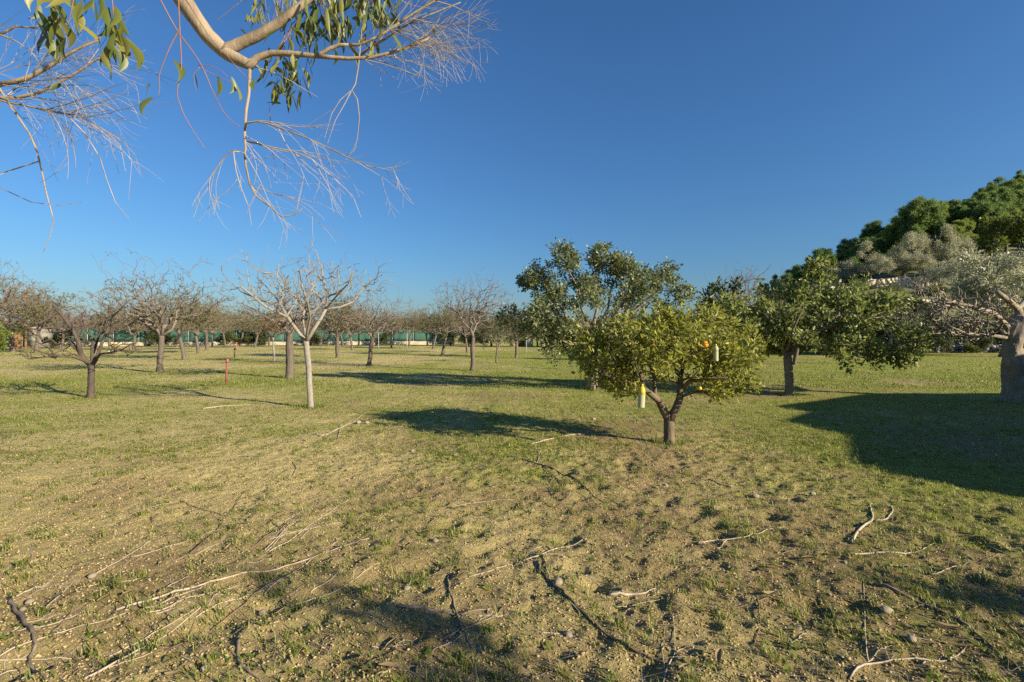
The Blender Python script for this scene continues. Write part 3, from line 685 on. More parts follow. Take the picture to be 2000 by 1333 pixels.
# hillside
def hill_h(x, y):
    x = np.asarray(x, float); y = np.asarray(y, float)
    a = .405 * (x - 25 - (y - 60) * .32); b_ = .45 * (y - 45)
    m = np.minimum(a, b_); m = np.where(m > 0, m, m * .5)
    m = m + 1.6 * (fbm(x * .06, y * .06, 91) - .5) * np.clip(m / 4, 0, 1)
    return np.where(m > 0, m, np.maximum(m, -1.5))
gx = np.arange(16, 300, 3.0); gy = np.arange(40, 330, 3.0); X, Y = np.meshgrid(gx, gy)
V = np.stack([X, Y, hill_h(X, Y)], -1).reshape(-1, 3); n0 = len(gx)
i = np.arange(len(gy) - 1)[:, None] * n0; j = np.arange(n0 - 1)[None, :]
tag(link('hillside', mesh_np('hillside', V, [np.stack([i + j, i + j + 1, i + n0 + j + 1, i + n0 + j], -1).reshape(-1, 4)], True), M['hill']), kind='structure')
def on_hill(t, px, Yd, label, cat='tree', group=None, rot=0, sc=1.0):
    x = (px - 1000) / F * Yd; t.location = (x, Yd, float(hill_h(x, Yd)) - .1); t.rotation_euler = (0, 0, rot); t.scale = (sc,) * 3; tag(t, label, cat, group); return t
pines = [leafy('pine_tree', 201 + k, 7.6, 5.4, 2.2, 230, 56, .34, .045, ('l_pine', 'l_pine2', 'l_pine')[k], .4, .18, 16, .5, vert=.6) for k in range(3)]
used = set()
def pine(k, *a, **kw):
    t = pines[k] if k not in used else copy_tree(pines[k]); used.add(k); return on_hill(t, *a, **kw)
rp = random.Random(3)
GP = 'pines covering the hillside'
pine(0, 1713, 106, 'dark umbrella-crowned pine rising from the ridge of the hillside', rot=1, sc=1.0)
spots = []
for q, Yd, sc_ in ((1640, 104, .86), (1600, 104, .84), (1562, 104, .78), (1682, 105, .92), (1620, 110, .84), (1582, 108, .8), (1660, 110, .88), (1535, 106, .7)):
    pine(0 if int(q) % 3 else 1, q, Yd, 'small pine on the tapering end of the wooded ridge', group='pines on the ridge end', rot=q, sc=sc_)
for row, Yd in enumerate((76, 84, 93, 104, 118, 134)):
    for px in range(1500, 2150, 24):
        q = px + rp.uniform(-12, 12) + row * 9; x = (q - 1000) / F * Yd
        if float(hill_h(x, Yd)) < 1.5 or (Yd < 80 and rp.random() < .3): continue
        spots.append((q, Yd + rp.uniform(-4, 4)))
for q, Yd in spots:
    k = rp.choice((0, 1, 2)); pine(k, q, Yd, 'light green pine in the wooded hillside' if k == 1 else 'dark green pine in the wooded hillside', group=GP + (' (light)' if k == 1 else ''), rot=rp.uniform(0, 6), sc=rp.choice((.65, .75, .85, .95, 1.15)) * (.85 if q < 1700 else 1))
olives = [leafy('olive_tree', 301 + k, 5, 5.8, .5, 240, 64, .16, .034, 'l_olive', .45, .2, 10, .36, 'carob') for k in range(2)]
for n_, (px, Yd, sc) in enumerate([(1700, 66, 1.0), (1655, 68, .9), (1765, 66, 1.1), (1803, 69, 1.0), (1866, 68, 1.15), (1835, 61, .8), (1605, 70, .85)]):
    t = olives[n_ % 2] if n_ < 2 else copy_tree(olives[n_ % 2])
    on_hill(t, px, Yd, 'silvery olive tree on the lower slope below the pines', group='olives on the lower slope', rot=n_ * 1.3, sc=sc)
big = copy_tree(olives[1]); x, y = (1965 - 1000) / F * 33, 33.0
big.location = (x, y, 0); big.scale = (1.6, 1.6, 1.5); big.rotation_euler = (0, 0, 2); tag(big, 'large silvery olive tree towering behind the old gnarled fig', 'tree'); big['group'] = 'olive standing behind the fig'
gt = leafy('broadleaf_tree', 311, 8, 8, 2, 200, 34, .4, .1, 'l_green', .6, .25, 11, .35); on_hill(gt, 1965, 68, 'bright green round-crowned tree above the large olive')
bt = almond(130, 4.2, 4.6, 1.2, (0, 0), 420, .14, None, (M['almond'], M['fig']), rtip=.009, twig_r=.02); on_hill(bt, 1800, 56, 'pinkish bare tree standing on the slope by the power lines')
for px, Yd in ((1610, 60), (1560, 64)):
    t = copy_tree(bt); on_hill(t, px, Yd, 'grey bare tree at the foot of the hill behind the evergreen', group='bare trees at the hill foot', rot=px)
# bushes
bushes = {'d': leafy('bush', 401, 2.6, 3.4, .2, 150, 34, .16, .045, 'l_bush', .3, .06, 9, .4), 'g': leafy('bush', 402, 2.2, 2.6, .15, 130, 34, .14, .045, 'l_green', .28, .05, 9, .4),
          'o': leafy('bush', 403, 2.2, 3.2, .2, 130, 26, .14, .035, 'l_carob', .3, .06, 9, .4)}
bu = set()
def bush(k, x, y, label, group=None, rot=0, sc=(1, 1, 1)):
    t = bushes[k] if k not in bu else copy_tree(bushes[k]); bu.add(k)
    t.location = (x, y, max(-.05, float(hill_h(x, y)) if (y > 46 and x > 25) else -.05)); t.rotation_euler = (0, 0, rot); t.scale = sc; tag(t, label, 'bush', group)
for k, px in enumerate(range(1660, 2100, 36)):
    bush('d', (px - 1000) / F * 43.5, 43.5 + (k % 3) * .8, 'dark dense bush growing behind the dry stone wall', 'bushes behind the stone wall', k * 1.1, (1.05, .9, 1.0 + .25 * (k % 2)))
for k, (px, Yd) in enumerate([(1480, 47), (1520, 52), (1570, 50), (1610, 48), (1420, 50), (1380, 54), (1330, 52), (1280, 56), (1230, 54), (1180, 57)]):
    bush('d', (px - 1000) / F * Yd, Yd, 'dark bush in the far hedge at the foot of the hill', 'far hedge bushes', k * 1.7, (1.3, 1.1, 1.25))
for k, px in enumerate(range(1400, 1800, 33)):
    Yd = 36 + (k * 5) % 4; bush('do'[k % 2], (px - 1000) / F * Yd, Yd, ('dark', 'olive-green')[k % 2] + ' bush in the low hedge behind the spreading evergreen', ('dark', 'olive-green') [k % 2] + ' bushes of the low hedge', k * 1.3, (.95, .8, .8 + .2 * (k % 3)))
bush('d', (1425 - 1000) / F * 25, 25, 'tall dark evergreen bush between the orange tree and the spreading evergreen', None, 1, (1.25, 1.2, 1.5))
use('C', 1452, 703, 'bare tree of upright shoots rising behind the gap beside the orange tree', None, 2, 1.35)
for k, (px, Yd) in enumerate([(885, 62), (915, 63), (945, 60), (975, 58), (1005, 59), (1075, 58), (1110, 56), (1145, 58)]):
    bush('o', (px - 1000) / F * Yd, Yd, 'dull olive-green bush in the hedge at the end of the fence', 'hedge at the fence end', k * 2.1, (1.1, 1, 1.25))
for k, (px, Yd) in enumerate([(480, 66), (510, 65.5), (450, 65), (748, 67), (300, 60), (330, 61), (118, 53), (610, 66.5)]):
    bush('d', (px - 1000) / F * Yd, Yd, 'low dark bush in front of the green mesh fence', 'bushes before the fence', k * 1.9, (.85, .7, .75))
bush('g', (-8 - 1000) / F * 36, 36, 'yellow-green bush beside the palm trunk', None, .5, (1.1, 1, 1.15))
for k, px in enumerate((1800, 1842, 1893, 1925, 1975)): bush('d' if k % 2 else 'g', (px - 1000) / F * 39.6, 39.6, 'low bush straggling over the front of the dry stone wall', 'bushes over the stone wall', k * 1.3, (.5, .4, .42 + .12 * (k % 2)))
rb = random.Random(23)
for k in range(46):
    px = rb.uniform(1490, 2060); Yd = rb.uniform(50, 80)
    x = (px - 1000) / F * Yd
    if float(hill_h(x, Yd)) < .8: continue
    bush(('o', 'd', 'g')[k % 3], x, Yd, ('grey-green scrub bush on the hillside under the olives', 'dark scrub bush on the hillside under the olives', 'yellow-green scrub bush on the hillside under the olives')[k % 3], ('grey-green', 'dark', 'yellow-green')[k % 3] + ' scrub on the lower hillside', rb.uniform(0, 6), (rb.uniform(.9, 1.4), rb.uniform(.9, 1.4), rb.uniform(.6, 1.0)))
for n_, (Yd, p0, p1, lab) in enumerate(((56, 1640, 1870, 'pale rubble terrace wall on the lower slope under the olives'), (63, 1600, 1830, 'second pale rubble terrace wall higher up between the olives'))):
    b = Buf(); rw = np.random.default_rng(60 + n_); o0 = None
    for row in range(3):
        px = p0 + rw.uniform(0, 4)
        while px < p1:
            x = (px - 1000) / F * Yd; z = float(hill_h(x, Yd)); o0 = o0 if o0 is not None else np.array((x, Yd, z)); w = rw.uniform(.16, .4); hh = rw.uniform(.16, .26)
            c = np.array((x, Yd - .25 + rw.uniform(-.1, .1), z + .1 + row * .34)) - o0; k8 = np.array([(a_, c_, d_) for a_ in (-1, 1) for c_ in (-1, 1) for d_ in (-1, 1)]) * (w, .25, hh) * rw.uniform(.75, 1.1, (8, 3))
            b.add(c + k8, [(0, 1, 3, 2), (4, 6, 7, 5), (0, 4, 5, 1), (2, 3, 7, 6), (0, 2, 6, 4), (1, 5, 7, 3)]); px += w * 1.9 / Yd * F
    root = empty('rubble_wall', tuple(o0)); tag(root, lab, 'wall'); tag(b.obj('stones', M['lowwall'], root, smooth=False), kind='stuff')
# cypress-like row
cy = leafy('cypress_tree', 420, 5.4, 1.5, .3, 130, 26, .2, .05, 'l_bush', .2, .08, lobes=[((0, 0, 1.2), (.65, .65, 1), 2), ((0, 0, 2.6), (.55, .55, 1.2), 2), ((0, 0, 4.2), (.28, .28, 1.1), 1)])
for k, px in enumerate((908, 920, 931, 942)):
    t = cy if k == 0 else copy_tree(cy); t.location = ((px - 1000) / F * 68, 68 + k * .3, -.05); t.scale = (1, 1, .92 + .05 * (k % 3)); t.rotation_euler = (0, 0, k); tag(t, 'narrow pointed cypress in the short row behind the hedge', 'tree', 'cypress row')
# leafy little sapling left of the orange tree
sp = leafy('sapling', 430, .95, .55, .1, 26, 9, .08, .022, 'l_carob', .07, .014, 5, .4, 'carob', .003); x, y = G(1115, 722)
sp.location = (x, y, hz(x, y) - .02); tag(sp, 'small leafy sapling beside the tall carob', 'sapling')

# ------------------------------------------------------------------ mesh fence on its low wall
def lerp(a, b_, t): return a + (b_ - a) * t
FA, FB = np.array((-78.0, 58.0)), np.array((-8.6, 71.5))
fe = empty('mesh_fence', (*FA, 0)); tag(fe, 'green shade-mesh fence on a low pale stone wall behind the orchard', 'fence')
def fence_mat():
    m, n, l, b_ = mat_new('green_shade_mesh')
    tc = n.new('ShaderNodeTexCoord'); nz = n.new('ShaderNodeTexNoise'); nz.inputs['Scale'].default_value = .9; nz.inputs['Detail'].default_value = 6; l.new(tc.outputs['Object'], nz.inputs['Vector'])
    r = ramp(n, [(.3, (.02, .075, .055)), (.7, (.05, .14, .1))]); l.new(nz.outputs[0], r.inputs[0]); l.new(r.outputs[0], b_.inputs['Base Color']); b_.inputs['Roughness'].default_value = .7
    return m
M['mesh'] = fence_mat(); M['metal'] = plain('galvanised_metal', (.35, .36, .36), .5, .1, 8, .1)
NP = 24; d2 = FB - FA; ln = np.linalg.norm(d2); nrm = np.array((-d2[1], d2[0])) / ln
pm = Buf(); pm.tube([(0, 0, 0), (0, 0, 1), (0, 0, 2.3)], [.035] * 3, 6); pme = pm.mesh('post')
rs = np.random.default_rng(12)
for k in range(NP + 1):
    q = d2 * (k / NP); o = link('post', pme, M['metal'], fe); o.location = (*(q - nrm * .06), .05)
for k in range(NP):                                # each mesh panel sags a little between posts
    b = Buf(); nxp, nzp = 9, 5; vv = []
    for a in range(nxp):
        t = (k + a / (nxp - 1)) / NP; s = a / (nxp - 1)
        for c in range(nzp):
            zt = 2.15 - .025 * math.sin(math.pi * s) * (1 + .4 * math.sin(k * 2.3)); z = .5 + (zt - .5) * c / (nzp - 1)
            q = d2 * t + nrm * (.03 + .05 * math.sin(math.pi * s) * math.sin(c * 1.7 + k) + rs.normal(0, .012)); vv.append((*q, z))
    qq = [(a * nzp + c, (a + 1) * nzp + c, (a + 1) * nzp + c + 1, a * nzp + c + 1) for a in range(nxp - 1) for c in range(nzp - 1)]
    b.add(vv, qq); o = b.obj('mesh_panel', M['mesh'], fe)
    so = o.modifiers.new('thickness', 'SOLIDIFY'); so.thickness = .008
b = Buf(); n = 160; vv = []
prof = [(-.24, -.1), (-.24, .3), (-.2, .48), (.2, .5), (.24, .3), (.24, -.1)]
for a in range(n + 1):
    for (u, z) in prof: q = d2 * (a / n) - nrm * 0.0 + nrm * (u + rs.normal(0, .03)); vv.append((*q, z + (rs.normal(0, .025) if z > 0 else 0)))
m_ = len(prof); b.add(vv, [(a * m_ + c, (a + 1) * m_ + c, (a + 1) * m_ + c + 1, a * m_ + c + 1) for a in range(n) for c in range(m_ - 1)])
M['lowwall_'] = plain('pale_limestone_wall', (.42, .36, .26), .95, .35, 2.2, .8)
b.obj('wall', M['lowwall'], fe, smooth=False)

# ------------------------------------------------------------------ dry stone wall at the right
dw = empty('dry_stone_wall', ((1880 - 1000) / F * 40.5, 40.5, 0)); tag(dw, 'low dry stone wall of rounded grey stones below dark bushes', 'wall')
stone_me = []
for k in range(5):
    r = np.random.default_rng(900 + k); bm_v = []; ring = 7
    for zz, rr in ((-.8, .55), (-.3, .95), (.3, .98), (.8, .55)):
        for q in range(ring): a = q * 6.283 / ring; g = r.uniform(.82, 1.12); bm_v.append((math.cos(a) * rr * g, math.sin(a) * rr * g, zz * r.uniform(.9, 1.1)))
    qs = [(z * ring + q, z * ring + (q + 1) % ring, (z + 1) * ring + (q + 1) % ring, (z + 1) * ring + q) for z in range(3) for q in range(ring)]
    bm_v += [(0, 0, -.95), (0, 0, .95)]; t = [((q + 1) % ring, q, 28) for q in range(ring)] + [(21 + q, 21 + (q + 1) % ring, 29) for q in range(ring)]
    b = Buf(); b.add(bm_v, qs, t); me = b.mesh('stone', True); me.materials.append(M['wallstone']); stone_me.append(me)
r = random.Random(6)
for row in range(3):
    x = -4.2 + row * .13
    while x < 13:
        w = r.uniform(.12, .34); o = link('stone', stone_me[r.randrange(5)], None, dw)
        o.location = (x + w, r.uniform(-.16, .1), .1 + row * .22 + r.uniform(-.08, .08)); o.scale = (w, .22, r.uniform(.09, .2)); o.rotation_euler = (r.uniform(-.2, .2), r.uniform(-.25, .25), r.uniform(-.3, .3)); x += w * 1.85
b = Buf(); b.box((4.5, .2, .28), (17.4, .3, .56)); b.obj('core', M['wallstone'], dw, smooth=False)

# ------------------------------------------------------------------ left corner: palm trunk, thick trunks, pole, small hut
M['palm'] = bark('palm_trunk', (.22, .12, .05), (.42, .25, .12), 6, 2.5, .8)
def palm():
    rng = np.random.default_rng(5); bs = base_of(34, 683); t = empty('palm_tree', bs); tag(t, 'short palm with an orange-brown trunk at the corner of the fence', 'tree')
    b = Buf(); z = np.linspace(-.05, 2.1, 16); b.tube([(0, 0, q) for q in z], .34 - .05 * z / 2 + .03 * (np.arange(16) % 2), 12, .04, rng); b.obj('trunk', M['palm'], t)
    for k in range(26):
        a = k * 2.4; el = rng.uniform(-.2, 1.2); Lf = rng.uniform(1.5, 2.2); b = Buf(); pts = []
        for s in np.linspace(0, 1, 7): pts.append(np.array((math.cos(a) * math.cos(el) * Lf * s, math.sin(a) * math.cos(el) * Lf * s, 2.1 + Lf * (math.sin(el) * s - .55 * s * s))))
        b.tube(pts, np.linspace(.025, .006, 7), 4); sdv = np.array((-math.sin(a), math.cos(a), 0))
        for s in np.linspace(.15, 1, 16):
            c = np.array([np.interp(s * 6, range(7), [p[m] for p in pts]) for m in range(3)]); l_ = .45 * (1 - s * .6)
            for sg in (-1, 1): e = c + sdv * sg * l_ + np.array((math.cos(a), math.sin(a), -.5)) * l_ * .5; w = np.array((0, 0, .025)); b.add([c - w, c + w, e], None, [(0, 1, 2)])
        b.obj('frond', M['l_bush'], t)
palm()
po = empty('wooden_pole', base_of(50, 682)); b = Buf(); b.tube([(0, 0, 0), (.02, 0, 3), (.0, 0, 6.2)], [.11, .1, .08], 8); b.obj('shaft', M['palm'], po)
b = Buf(); b.box((0, 0, 5.9), (.9, .08, .1)); b.obj('crossarm', M['palm'], po, False); tag(po, 'brown wooden pole rising above the trees by the palm', 'pole')
M['hutstone'] = plain('weathered_hut_stone', (.2, .185, .155), .95, .4, 2.5, .8)
hut = empty('stone_hut', (*G(62, 678), 0)); tag(hut, 'small grey stone hut with a dark doorway beside the palm', 'hut')
b = Buf()
for c, s in (((-1.2, 0, 1.1), (1.2, 2.4, 2.2)), ((1.2, 0, 1.1), (1.2, 2.4, 2.2)), ((0, 0, 2.0), (1.2, 2.4, .4)), ((0, .9, .9), (1.2, .6, 1.8))): b.box(c, s)
b.obj('wall', M['hutstone'], hut, False); b = Buf(); b.box((0, 0, 2.29), (3.9, 2.7, .16)); b.obj('roof', M['wallstone'], hut, False)
hut2 = empty('stone_shed', (*G(1018, 677.5), 0)); tag(hut2, 'tiny low stone shed among the bushes at the end of the fence', 'shed')
b = Buf(); b.box((-.9, 0, .6), (1.0, 2, 1.25)); b.box((.9, 0, .6), (1.0, 2, 1.25)); b.box((0, .6, .6), (.8, .8, 1.25)); b.obj('wall', M['lowwall'], hut2, False)
b = Buf(); b.box((0, 0, 1.32), (3.1, 2.3, .18)); b.obj('roof', M['palm'], hut2, False)

# ------------------------------------------------------------------ irrigation pipes and stakes
M['red'] = plain('red_plastic_pipe', (.24, .05, .055), .65, .2, 9, .1); M['black'] = plain('black_plastic', (.02, .02, .02), .4, .2, 9, .1); M['pink'] = plain('faded_pink_pipe', (.34, .11, .12), .6, .2, 9, .1)
x, y = G(441, 752); z = hz(x, y); rp_ = empty('irrigation_pipe', (x, y, z)); s = y / F
b = Buf(); b.tube([(0, 0, -.05), (.02, 0, .35), (.045, 0, .74)], [.024, .024, .024], 10); b.obj('pipe', M['red'], rp_)
b = Buf(); b.tube([(.043, 0, .70), (.05, 0, .77), (.05, 0, .79)], [.04, .042, .036], 10); b.obj('cap', M['pink'], rp_)
b = Buf(); b.tube([(.03, 0, .69), (-.05, -.01, .69), (-.14, -.02, .67)], [.011, .011, .009], 8); b.obj('nozzle', M['red'], rp_)
tag(rp_, 'leaning red standpipe in the grass left of the grey fig', 'pipe')
x, y = G(458, 699); z = hz(x, y); rv = empty('irrigation_valve', (x, y, z))
b = Buf(); b.tube([(0, 0, -.05), (0, 0, .3), (0, 0, .62)], [.035] * 3, 8); b.obj('riser', M['black'], rv)
b = Buf(); b.tube([(-.03, 0, .56), (.07, 0, .56), (.13, 0, .57)], [.05, .05, .04], 8); b.obj('valve_body', M['black'], rv)
b = Buf(); b.tube([(.13, 0, .5), (.13, 0, .75), (.13, 0, 1.0)], [.04] * 3, 8); b.obj('pipe', M['pink'], rv)
tag(rv, 'black valve riser carrying a short pink pipe farther back in the grass', 'pipe')
for px, py, h in ((739, 689, 1.75), (795, 685, 1.7), (1028, 692, 1.5), (1060, 682, 1.8)):
    x, y = G(px, py); b = Buf(); b.tube([(0, 0, -.1), (.01, 0, h * .5), (0, .01, h)], [.028, .026, .024], 6); o = b.obj('stake', M['metal']); o.location = (x, y, 0)
    tag(o, 'thin grey upright stake between the orchard rows', 'stake', 'stakes in the orchard')

# ------------------------------------------------------------------ oranges and hanging bottle traps
M['fruit'] = plain('orange_peel', (.75, .27, .012), .4, .12, 60, .15); M['fruit2'] = plain('yellow_peel', (.75, .45, .02), .4, .12, 60, .15)
Yo = base_of(1307, 865)[1]
def fruit(px, py, dy, rad, mat, label):
    c = P(px, py, Yo + dy); o = empty('orange', tuple(c)); r = np.random.default_rng(int(px)); b = Buf()
    ph = np.linspace(0, math.pi, 9); b.tube([(0, 0, -rad * math.cos(a)) for a in ph], np.maximum(rad * np.sin(ph), .001) * (1 + r.normal(0, .01, 9)), 14); b.obj('peel', mat, o)
    b = Buf(); b.tube([(0, 0, rad * .95), (.004, 0, rad * 1.3), (.012, .004, rad * 2.0)], [.003, .0025, .002], 5); b.obj('stalk', M['orange'], o); tag(o, label, 'orange')
fruit(1377, 673, -.62, .045, M['fruit'], 'large ripe orange hanging beside the upper bottle trap')
fruit(1274, 676, -.75, .036, M['fruit'], 'half hidden orange deep in the leaves of the orange tree')
fruit(1367, 759, -.45, .026, M['fruit2'], 'small yellow unripe orange hanging low under the crown')
m, n, l, b_ = mat_new('clear_bottle_plastic')
b_.inputs['Base Color'].default_value = (.42, .44, .27, 1); b_.inputs['Roughness'].default_value = .25; b_.inputs['Transmission Weight'].default_value = .15; b_.inputs['IOR'].default_value = 1.2
M['clear'] = m
M['yellow'] = plain('yellow_paint', (.52, .43, .035), .45, .1, 30, .05); M['liquid'] = plain('amber_bait_liquid', (.35, .33, .12), .2, .1, 30, .0)
def bottle(c, H, label, hang, sh='yellow', tilt=0):
    o = empty('bottle_trap', tuple(c)); o.rotation_euler = (0, tilt, 0); R = H * .148
    prof = [(0, .2), (.01, .9), (.03, 1)]; z = .06
    while z < .56: prof += [(z, 1), (z + .018, .975), (z + .036, 1)]; z += .055
    b = Buf(); b.tube([(0, 0, a * H) for a, _ in prof], [q * R for _, q in prof], 16); b.obj('body', M['clear'], o)
    pr2 = [(.585, 1.01), (.70, 1.01), (.76, .98), (.82, .86), (.88, .62), (.92, .38), (.945, .32)]
    b = Buf(); b.tube([(0, 0, a * H) for a, _ in pr2], [q * R for _, q in pr2], 16); b.obj('shoulder', M[sh], o)
    b = Buf(); b.tube([(0, 0, .945 * H), (0, 0, .97 * H), (0, 0, H)], [R * .4] * 3, 12); b.obj('cap', M['yellow'], o)
    b = Buf(); b.tube([(0, 0, H * .99), (.004, 0, H + hang * .5), (0, 0, H + hang)], [.0022] * 3, 5); b.obj('wire', M['black'], o)
    tag(o, label, 'bottle')
bottle(P(1252, 797, Yo - .62), .315, 'yellow-topped clear bottle trap hanging low beside the orange trunk', .1, tilt=.05)
bottle(P(1398, 706, Yo - .66), .225, 'pale yellow-green bottle trap hanging among leaves beside the large orange', .08, 'clear')
bottle(P(212, 688, base_of(178, 777)[1] - .35), .27, 'bright yellow bottle trap hung in the dark fruit tree', .12, tilt=.5)

# ------------------------------------------------------------------ eucalyptus overhead at the left
def euc():
    rng = np.random.default_rng(66); bs = np.array((-4.3, 2.3, hz(-4.3, 2.3) - .05)); sk = Skel(); D = 3.0
    tr = sk.path([np.array(q) for q in ((0, 0, 0), (.02, 0, 1.2), (-.05, .03, 2.4), (.05, .03, 3.4), (.2, .05, 4.4), (.45, .1, 5.1))], -1, .2, .12, True)
    def lim(pts, r0, r1, dd=0, par=None):
        q = px_path([(a[0], a[1], (a[2] if len(a) > 2 else D + dd)) for a in pts], bs)
        if par is None:
            A = np.array(sk.p[len(tr):]) if len(sk.p) > len(tr) else None
            par = len(tr) + int(np.argmin(np.linalg.norm(A - q[0], axis=1)))
            if np.linalg.norm(sk.p[par] - q[0]) < .03: q = q[1:]
        return sk.path(q, par, r0, r1)
    def dense(pts, m=3):
        A = np.array(pts, float); t = np.linspace(0, len(A) - 1, m * (len(A) - 1) + 1); return [tuple(np.interp(t, range(len(A)), A[:, c]) for c in range(A.shape[1])) for t in t]
    main = sk.path([np.array((.9, .3, 5.0)), np.array((1.5, .5, 4.55))] + px_path(dense([(325, -50, D), (345, -18, D), (374, 25, D), (405, 70, D), (440, 103, D), (465, 117, D), (488, 127, D)]), bs), tr[-1], .064, .032)
    up_ = lim(dense([(447, 96), (470, 85), (500, 72), (545, 45), (570, 25), (600, 2), (640, -40), (690, -110)]), .036, .03)
    for p_, r0, r1, dd in [([(490, 126), (502, 113), (530, 104), (565, 105), (600, 108), (640, 112), (680, 115), (725, 113), (765, 103), (800, 92), (840, 75)], .021, .007, 0),
                       ([(620, 109), (645, 95), (665, 88), (700, 88), (740, 72), (780, 45), (810, 25), (850, 2), (880, -15)], .0125, .005, 0),
                       ([(700, 112), (720, 95), (755, 75), (800, 45), (850, 25), (900, 5)], .009, .004, .1),
                       ([(488, 130), (487, 160), (486, 185), (481, 215), (479, 240), (478, 265), (480, 290), (478, 300), (480, 325), (488, 360), (500, 383), (525, 402), (550, 424), (575, 420), (590, 408)], .0105, .003, 0),
                       ([(480, 242), (500, 237), (525, 242), (560, 255), (600, 270), (640, 288), (680, 308), (720, 325), (750, 330), (780, 325)], .0058, .0018, -.05),
                       ([(480, 277), (500, 280), (530, 288), (575, 297), (610, 312), (640, 338), (670, 365), (690, 385), (705, 425)], .0055, .0016, .05),
                       ([(478, 300), (458, 294), (450, 296), (430, 318), (412, 345), (405, 370), (390, 390), (378, 425)], .0042, .0014, -.05),
                       ([(456, 296), (460, 330), (470, 365), (486, 405), (491, 440)], .0038, .0014, -.1),
                       ([(480, 240), (510, 236), (545, 240), (590, 262), (630, 290)], .0035, .0014, -.1),
                       ([(490, 365), (540, 380), (590, 390), (625, 398), (660, 415)], .0035, .0012, .1),
                       ([(492, 130), (530, 140), (570, 160), (620, 190)], .0045, .0014, .05)]:
        lim(dense(p_, 2), r0, r1, dd)
    def strands(n, box, ang, lens, dep, r0=.0026):
        cand = [k for k in range(len(tr), len(sk.p)) if box[0] <= 1000 + (sk.p[k] + bs)[0] / (sk.p[k] + bs)[1] * F <= box[2] and box[1] <= HOR - ((sk.p[k] + bs)[2] - CAMH) / (sk.p[k] + bs)[1] * F <= box[3]]
        for _ in range(n):
            k = cand[rng.integers(len(cand))]; w = sk.p[k] + bs; u = 1000 + w[0] / w[1] * F; v = HOR - (w[2] - CAMH) / w[1] * F
            a = math.radians(rng.uniform(*ang)); L = rng.uniform(*lens); cur = rng.normal(.1, .35); dz = rng.normal(0, .35); pts = []; m = 9
            for q in range(1, m + 1):
                aa = a + cur * q / m + rng.normal(0, .07); u += math.cos(aa) * L / m; v += math.sin(aa) * L / m
                pts.append(P(u, v, w[1] + dz * q / m * L / F * w[1]) - bs)
            ids = sk.path(pts, k, min(r0 * L / 110, sk.r[k] * .7), .0009)
            for _s in range(int(rng.integers(1, 4))):
                i0 = ids[rng.integers(2, 7)]; w0 = sk.p[i0] + bs; u2 = 1000 + w0[0] / w0[1] * F; v2 = HOR - (w0[2] - CAMH) / w0[1] * F; a2 = aa + rng.choice((-1, 1)) * rng.uniform(.3, .8); L2 = L * rng.uniform(.2, .5); sub = []
                for q in range(1, 6): a2 += rng.normal(.03, .08); u2 += math.cos(a2) * L2 / 5; v2 += math.sin(a2) * L2 / 5; sub.append(P(u2, v2, w0[1]) - bs)
                sk.path(sub, i0, .0014, .0008)
    def spray(n, box, dep, start=None, up=.2, bf=.15):
        pts = [P(rng.uniform(box[0], box[2]), rng.uniform(box[1], box[3]), dep + rng.normal(0, .15)) - bs for _ in range(n)]
        return sk.attract(pts, rng, bf, up, .1, .06, len(tr))
    strands(38, (690, -40, 800, 130), (-50, 35), (70, 170), D); strands(44, (780, -40, 905, 110), (-45, 55), (50, 130), D)
    strands(16, (760, 40, 860, 110), (20, 75), (60, 120), D)
    strands(20, (476, 232, 700, 330), (5, 65), (50, 150), D); strands(11, (476, 270, 620, 425), (-10, 60), (60, 150), D); strands(9, (640, 280, 790, 400), (10, 80), (40, 90), D); strands(6, (400, 290, 470, 360), (60, 130), (60, 120), D)
    strands(22, (500, -60, 640, 70), (-130, -50), (40, 110), D)
    # hanging bare twig from above
    o = lim([(714, -30), (708, 40), (704, 90), (700, 130), (694, 165), (687, 176)], .0045, .0035, 0, up_[-1])
    for p_ in ([(687, 176), (665, 195), (648, 222), (634, 270)], [(687, 177), (675, 200), (655, 235), (640, 280)], [(687, 177), (698, 195), (702, 230), (698, 270), (692, 295), (676, 305)]): lim(p_, .003, .0014)
    # dead limb reaching in from the left edge
    dl = sk.path([np.array((.25, .35, 3.3)), np.array((.5, .6, 3.25))] + px_path([(-60, 172, 3.2), (0, 165, 3.2), (30, 160, 3.2), (60, 150, 3.2), (100, 128, 3.2), (130, 108, 3.2), (160, 92, 3.2), (190, 80, 3.2)], bs), tr[3], .024, .006)
    for p_, r0, r1 in [([(-20, 190), (30, 192), (75, 182), (110, 165), (150, 142), (180, 122), (205, 108)], .013, .005), ([(-10, 160), (10, 190), (35, 228), (58, 262), (72, 295), (82, 335), (90, 375), (98, 405), (105, 430), (98, 462), (85, 492)], .008, .0016),
                       ([(-15, 195), (40, 205), (90, 215), (130, 225), (165, 260), (195, 308), (208, 350), (225, 395), (252, 428)], .0065, .0016), ([(60, 212), (110, 220), (160, 230), (205, 255), (235, 285), (245, 335)], .005, .0015),
                       ([(-40, 75), (0, 68), (30, 52), (65, 55), (80, 50)], .009, .004), ([(-30, 350), (10, 372), (60, 395), (110, 402), (160, 395)], .004, .0014), ([(110, 215), (170, 235), (230, 270), (262, 300), (275, 340)], .0045, .0014), ([(0, 60), (60, 100), (105, 160), (115, 210), (70, 245)], .0035, .0013)]:
        lim(dense([(a, b_, 3.2) for a, b_ in p_], 2), r0, r1)
    strands(52, (-60, 100, 210, 230), (-45, 50), (70, 190), 3.2); strands(22, (90, 70, 215, 150), (-75, 20), (60, 140), 3.2); strands(18, (-60, 40, 100, 180), (-80, 10), (60, 150), 3.2); strands(16, (0, 190, 210, 330), (20, 85), (60, 140), 3.2)
